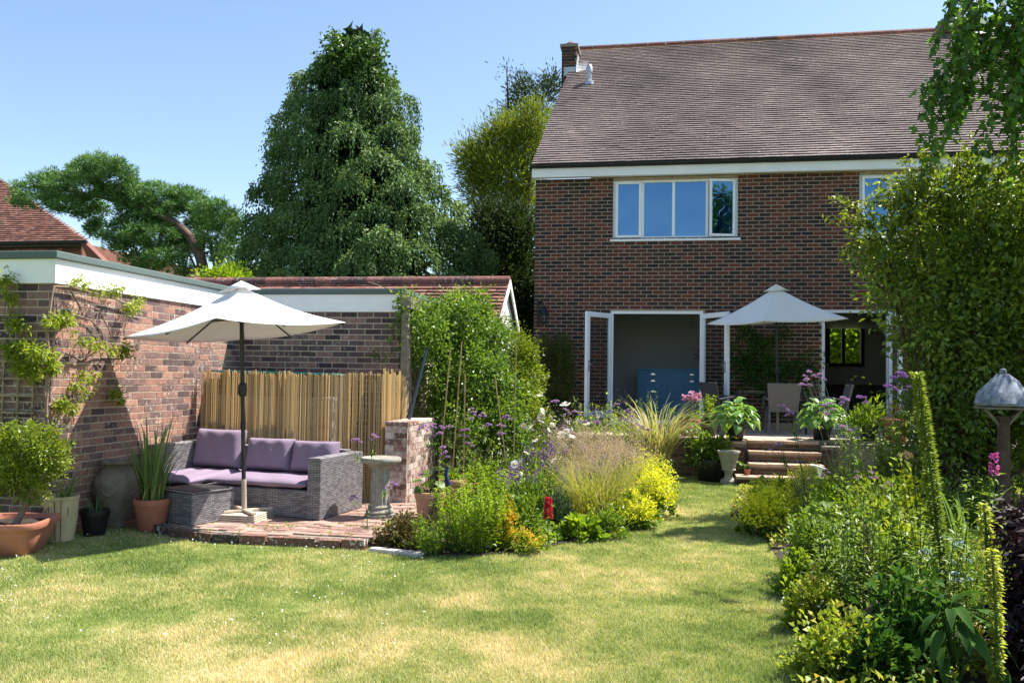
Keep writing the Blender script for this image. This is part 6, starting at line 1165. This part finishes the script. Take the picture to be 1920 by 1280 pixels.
# ================================================================== weeping conifer
YC = 20.0; wc = thing('weeping_conifer', 'tall dense weeping conifer with drooping dark green sprays behind outbuilding', 'tree', (aty(690, 600, YC)[0], YC, 0))
PY = [58, 100, 150, 200, 250, 300, 350, 400, 450, 500, 560]; PL = [648, 592, 562, 530, 516, 520, 490, 470, 460, 454, 450]; PRt = [690, 722, 742, 760, 786, 814, 845, 872, 892, 902, 904]
def cpos(n, py=None, shell=(.62, 1.0), front=.8):
    py = 58+(560-58)*rng.random(n)**.78 if py is None else py; l = np.interp(py, PY, PL); r = np.interp(py, PY, PRt); a = rng.random(n)*2*PI; a = np.where(rng.random(n) < front, -np.abs(np.mod(a, PI)), a); q = shell[0]+(shell[1]-shell[0])*np.sqrt(rng.random(n)); c = (l+r)/2; hw = (r-l)/2*(.78+.34*vnoise(py*.06, a*2.2, 1)); px = c+hw*q*np.cos(a)
    s = scale_at(aty(680, 400, YC)); P = np.array([aty(u, v, YC) for u, v in zip(px, py)]); dy = hw/s*q*np.sin(a)*.8; k = (YC+dy)/YC; P = CAM+(P-CAM)*k[:, None]; return P, np.stack([np.cos(a), np.sin(a)*.8, 0*a], 1)
NCL = 230; C0, OU = cpos(NCL*6, shell=(.78, 1.0)); pick = [0]
for q in range(1, len(C0)):
    if len(pick) < NCL and np.min(np.linalg.norm(C0[pick]-C0[q], axis=1)) > .58: pick.append(q)
C0 = C0[pick]; OU = unit(OU[pick]); NCL = len(pick); print('boughs', NCL); NS, NLf = 120, 6; big = .8+.55*rng.random(NCL); ctn = rng.random(NCL)
i = np.repeat(np.arange(NCL), NS); m_ = len(i); Wb = .50*big[i]; sd = rng.uniform(-1, 1, m_)*Wb; TG = np.stack([-OU[:, 1], OU[:, 0], 0*ctn], 1)[i]; dep = rng.random(m_)**1.5
st0 = C0[i]+TG*sd[:, None]+OU[i]*(.30*big[i]*(1-(sd/Wb)**2)-.5*dep)[:, None]+np.array([0, 0, 1.])*(-.55*sd*sd/Wb+.16*dep+rng.normal(0, .05, m_)-.28)[:, None]
od = unit(OU[i]+.5*rng.normal(size=(m_, 3))*np.array([1, 1, 0])); ln = (.26+.55*rng.random(m_)**1.3)*big[i]*(1-.4*dep)
LP = []; LD = []; LT = []
for k in range(NLf):
    u = (k+rng.random(m_)*.8)/NLf; p = st0+od*(ln*.34*(1-np.exp(-3*u)))[:, None]+np.array([0, 0, 1])*(ln*(.14*np.sin(np.minimum(u, .4)/.4*PI/2)-1.0*u**1.4))[:, None]; tg = od*(.55*(1-u))[:, None]+np.array([0, 0, -1.])*(.15+1.0*u)[:, None]; LP.append(p); LD.append(tg+.35*rng.normal(size=(m_, 3))); LT.append(.3*ctn[i]+.3*rng.random(m_)+.4*(1-u))  # tint runs paler where each spray starts, painting in lit tops
P = np.concatenate(LP); D = np.concatenate(LD); n = len(P); leafobj('crown', P, D, rdir(n), .105*(.7+.5*rng.random(n)), .040, 'weeping_leaf', wc, np.concatenate(LT))
P, O2 = cpos(7000, shell=(.05, .58), front=.5); n = len(P); leafobj('inner_foliage', P, rdir(n)-np.array([0, 0, .5]), rdir(n), .34, .18, 'dark_conifer_leaf', wc, .3*rng.random(n))  # inner leaves coloured darker to paint the shadow gaps between boughs
b0 = np.array(wloc(wc)); tops = [aty(628, 62, YC), aty(706, 60, YC)]; m = MB()
for tq in tops: m.tube([b0, b0*.4+tq*.6+np.array([0, 0, -.3]), tq], [.32, .16, .02], 8)
m.build('trunk', 'bark', wc); P = np.concatenate([aty(px, py, YC-.45)+rng.normal(size=(k, 3))*np.array([.17, .2, .15]) for px, py, k in ((640, 106, 500), (680, 112, 500), (660, 128, 500), (627, 92, 160), (703, 95, 180), (700, 128, 300), (712, 150, 200), (615, 125, 200))]); n = len(P); leafobj('ivy_top', P, rdir(n), rdir(n), .11, .08, 'ivy_leaf', wc)
for px in (626, 706):
    P = np.array([aty(px+random.gauss(0, 3), 54+u*34, YC) for u in rng.random(110)])+rng.normal(size=(110, 3))*np.array([.05, .05, .03]); n = len(P); leafobj('leading_shoot', P, rdir(n)-np.array([0, 0, .6]), rdir(n), .14, .045, 'weeping_leaf', wc, kind='stuff')
# ================================================================== pine
YP = 21.0; pn_ = thing('leaning_pine', 'leaning pine with flat layered crown and curved bare trunk', 'tree', (aty(392, 600, YP)[0], YP, 0))
PBL = ((70, 358, 48, 20), (105, 345, 50, 26), (165, 318, 42, 26), (205, 312, 42, 26), (150, 350, 60, 28), (215, 345, 50, 36), (120, 385, 50, 16), (165, 395, 40, 22), (255, 372, 45, 30), (300, 370, 55, 28), (350, 380, 45, 24), (400, 398, 40, 24), (428, 430, 26, 40), (330, 410, 80, 28), (255, 410, 50, 30), (290, 445, 60, 24), (220, 440, 34, 24), (245, 470, 45, 24), (310, 480, 45, 24), (345, 455, 40, 26), (400, 450, 36, 40), (270, 500, 40, 12), (340, 508, 18, 18), (180, 430, 22, 16), (425, 490, 26, 30), (45, 378, 26, 14))
bl = [blob(a, b, c, d, YP+(random.uniform(-.5, .5) if (a, b) not in ((345, 455), (330, 410)) else .7), .75*c/50) for a, b, c, d in PBL]; NP = 1500; C0, OU, _ = inblobs(bl, NP, .5); per = 44; ct_ = np.repeat(rng.random(NP), per); d = rdir(NP*per); d[:, 2] = d[:, 2]*.7+.35; P = np.repeat(C0, per, 0)+d*(.03+.07*rng.random(NP*per))[:, None]; n = len(P); leafobj('crown', P, d, rdir(n), .14, .024, 'pine_leaf', pn_, .5*ct_+.25*rng.random(n)+.25*np.clip(d[:, 2], 0, 1)); b0 = np.array(wloc(pn_)); m = MB(); tk = [b0, aty(388, 530, YP), aty(375, 480, YP), aty(357, 445, YP), aty(330, 418, YP), aty(295, 400, YP), aty(250, 385, YP), aty(190, 360, YP)]; m.tube(tk, [.18, .155, .14, .12, .10, .075, .05, .03], 10)
for k, (s, pts) in enumerate(((2, ((368, 505), (352, 470), (300, 450), (250, 460))), (2, ((385, 450), (395, 420), (420, 410))), (2, ((395, 470), (402, 500), (420, 530))), (4, ((300, 440), (295, 470), (290, 500))), (6, ((150, 360), (100, 355), (60, 365))), (5, ((260, 350), (215, 325))))): q = [tk[s]]+[aty(a, b, YP+.1*k) for a, b in pts]; m.tube(q, [.06]+[.04*(1-.25*j) for j in range(len(pts))], 7)
m.build('trunk', 'pine_bark', pn_, smooth=True)
# ================================================================== other trees
def spraytree(name, label, Y, BL, nc, per, rad, mat, L, W, cat='tree', base=None, up=.4, trunk=.15):
    bl = [blob(a, b, c, d, Y+random.uniform(-.3, .3), e) for a, b, c, d, e in BL]; c0 = np.mean([q[0] for q in bl], 0); t = thing(name, label, cat, (c0[0] if base is None else base, Y, 0)); P, O, ct_, off = clumpy(bl, nc, per, rad, .4); n = len(P)
    leafobj('crown', P, unit(off/rad+.8*O+np.array([0, 0, up])), rdir(n), L*(.6+.7*rng.random(n)), W, mat, t, .5*ct_+.5*rng.random(n)); m = MB(); b0 = np.array(wloc(t)); top = np.array(max((q[0] for q in bl), key=lambda v: v[2])); m.tube([b0-np.array([0, 0, .05]), (b0+top)/2+np.array([.1, 0, 0]), top], [trunk, trunk*.7, .02], 8)
    for q in bl: f = b0+(top-b0)*min(.95, .8*q[0][2]/max(top[2], .1)); m.tube([f, (f+q[0])/2, q[0]], [trunk*.35, trunk*.2, .01], 5)
    m.build('trunk', 'bark', t); return t
spraytree('golden_conifer', 'yellow green conifer with upswept sprays beside the house gable', 27.0, ((960, 250, 50, 30, .9), (925, 285, 42, 36, .8), (990, 275, 42, 50, .9), (895, 310, 32, 40, .8), (950, 330, 55, 45, 1.0), (1005, 230, 24, 36, .6), (985, 380, 40, 50, .9), (905, 360, 34, 40, .8), (880, 290, 22, 30, .5)), 640, 42, .2, 'gold_conifer_leaf', .19, .032, up=.9)
spraytree('dark_conifer', 'dark green conifer filling the gap beside the house wall', 24.5, ((930, 430, 55, 50, 1.0), (975, 450, 40, 60, 1.0), (950, 520, 60, 60, 1.0), (985, 560, 34, 70, .8), (925, 590, 60, 50, 1), (990, 620, 30, 50, .8), (910, 480, 36, 50, .8)), 760, 40, .18, 'dark_conifer_leaf', .16, .05)
spraytree('sparse_conifer', 'thin ragged treetop of bare twigs showing above the golden conifer', 29.0, ((985, 175, 30, 30, .6), (1020, 180, 26, 36, .6), (965, 205, 26, 22, .5), (1035, 160, 14, 22, .4), (950, 130, 10, 18, .2), (975, 150, 12, 22, .3), (930, 205, 14, 10, .2)), 130, 26, .15, 'dark_conifer_leaf', .16, .04, up=.8)
spraytree('young_tree', 'small fresh green treetop showing over the garage roof', 16.5, ((425, 518, 22, 12, .4), (445, 525, 20, 12, .4), (405, 526, 16, 10, .4)), 60, 30, .1, 'lime_leaf', .09, .05)
spraytree('front_garden_bush', 'green bush seen through the far window of garden room', 29.5, ((1570, 650, 34, 40, .8), (1610, 660, 34, 36, .8), (1585, 610, 34, 26, .8), (1640, 640, 30, 50, .8), (1540, 650, 30, 50, .8)), 150, 30, .2, 'lime_leaf', .2, .12, 'shrub')
n = 24000; ang = rng.random(n)*2.4-1.2+.17; R_ = 70+10*rng.random(n); h = 3.2+2.4*vnoise(ang*9, ang*0, 1)+1.2*vnoise(ang*40, ang*0, 1); P = np.stack([-np.sin(ang)*R_, np.cos(ang)*R_, h*rng.random(n)], 1); o = leafobj('far_tree_line', P, rdir(n), rdir(n), 1.3, .9, 'dark_conifer_leaf', None, kind='stuff'); tag(o, 'distant line of dark trees behind the houses', 'trees')
# dry leaf litter and moss weeds in the paving joints
n = 120; x = rng.uniform(-4.4, -2.7, n); y = rng.uniform(7.5, 8.3, n); k = vnoise(x, y, 5) > .62; x, y = x[k], y[k]; n = len(x)
if n: P = np.repeat(np.stack([x, y, np.full(n, .08)], 1), 6, 0)+rng.normal(size=(n*6, 3))*np.array([.012, .012, .002]); o = leafobj('paving_weeds', P, rdir(6*n)*np.array([1, 1, .3])+np.array([0, 0, .5]), rdir(6*n), .022, .01, 'lime_leaf', None, kind='stuff'); tag(o, 'small weeds sprouting between the paving bricks', 'weeds')
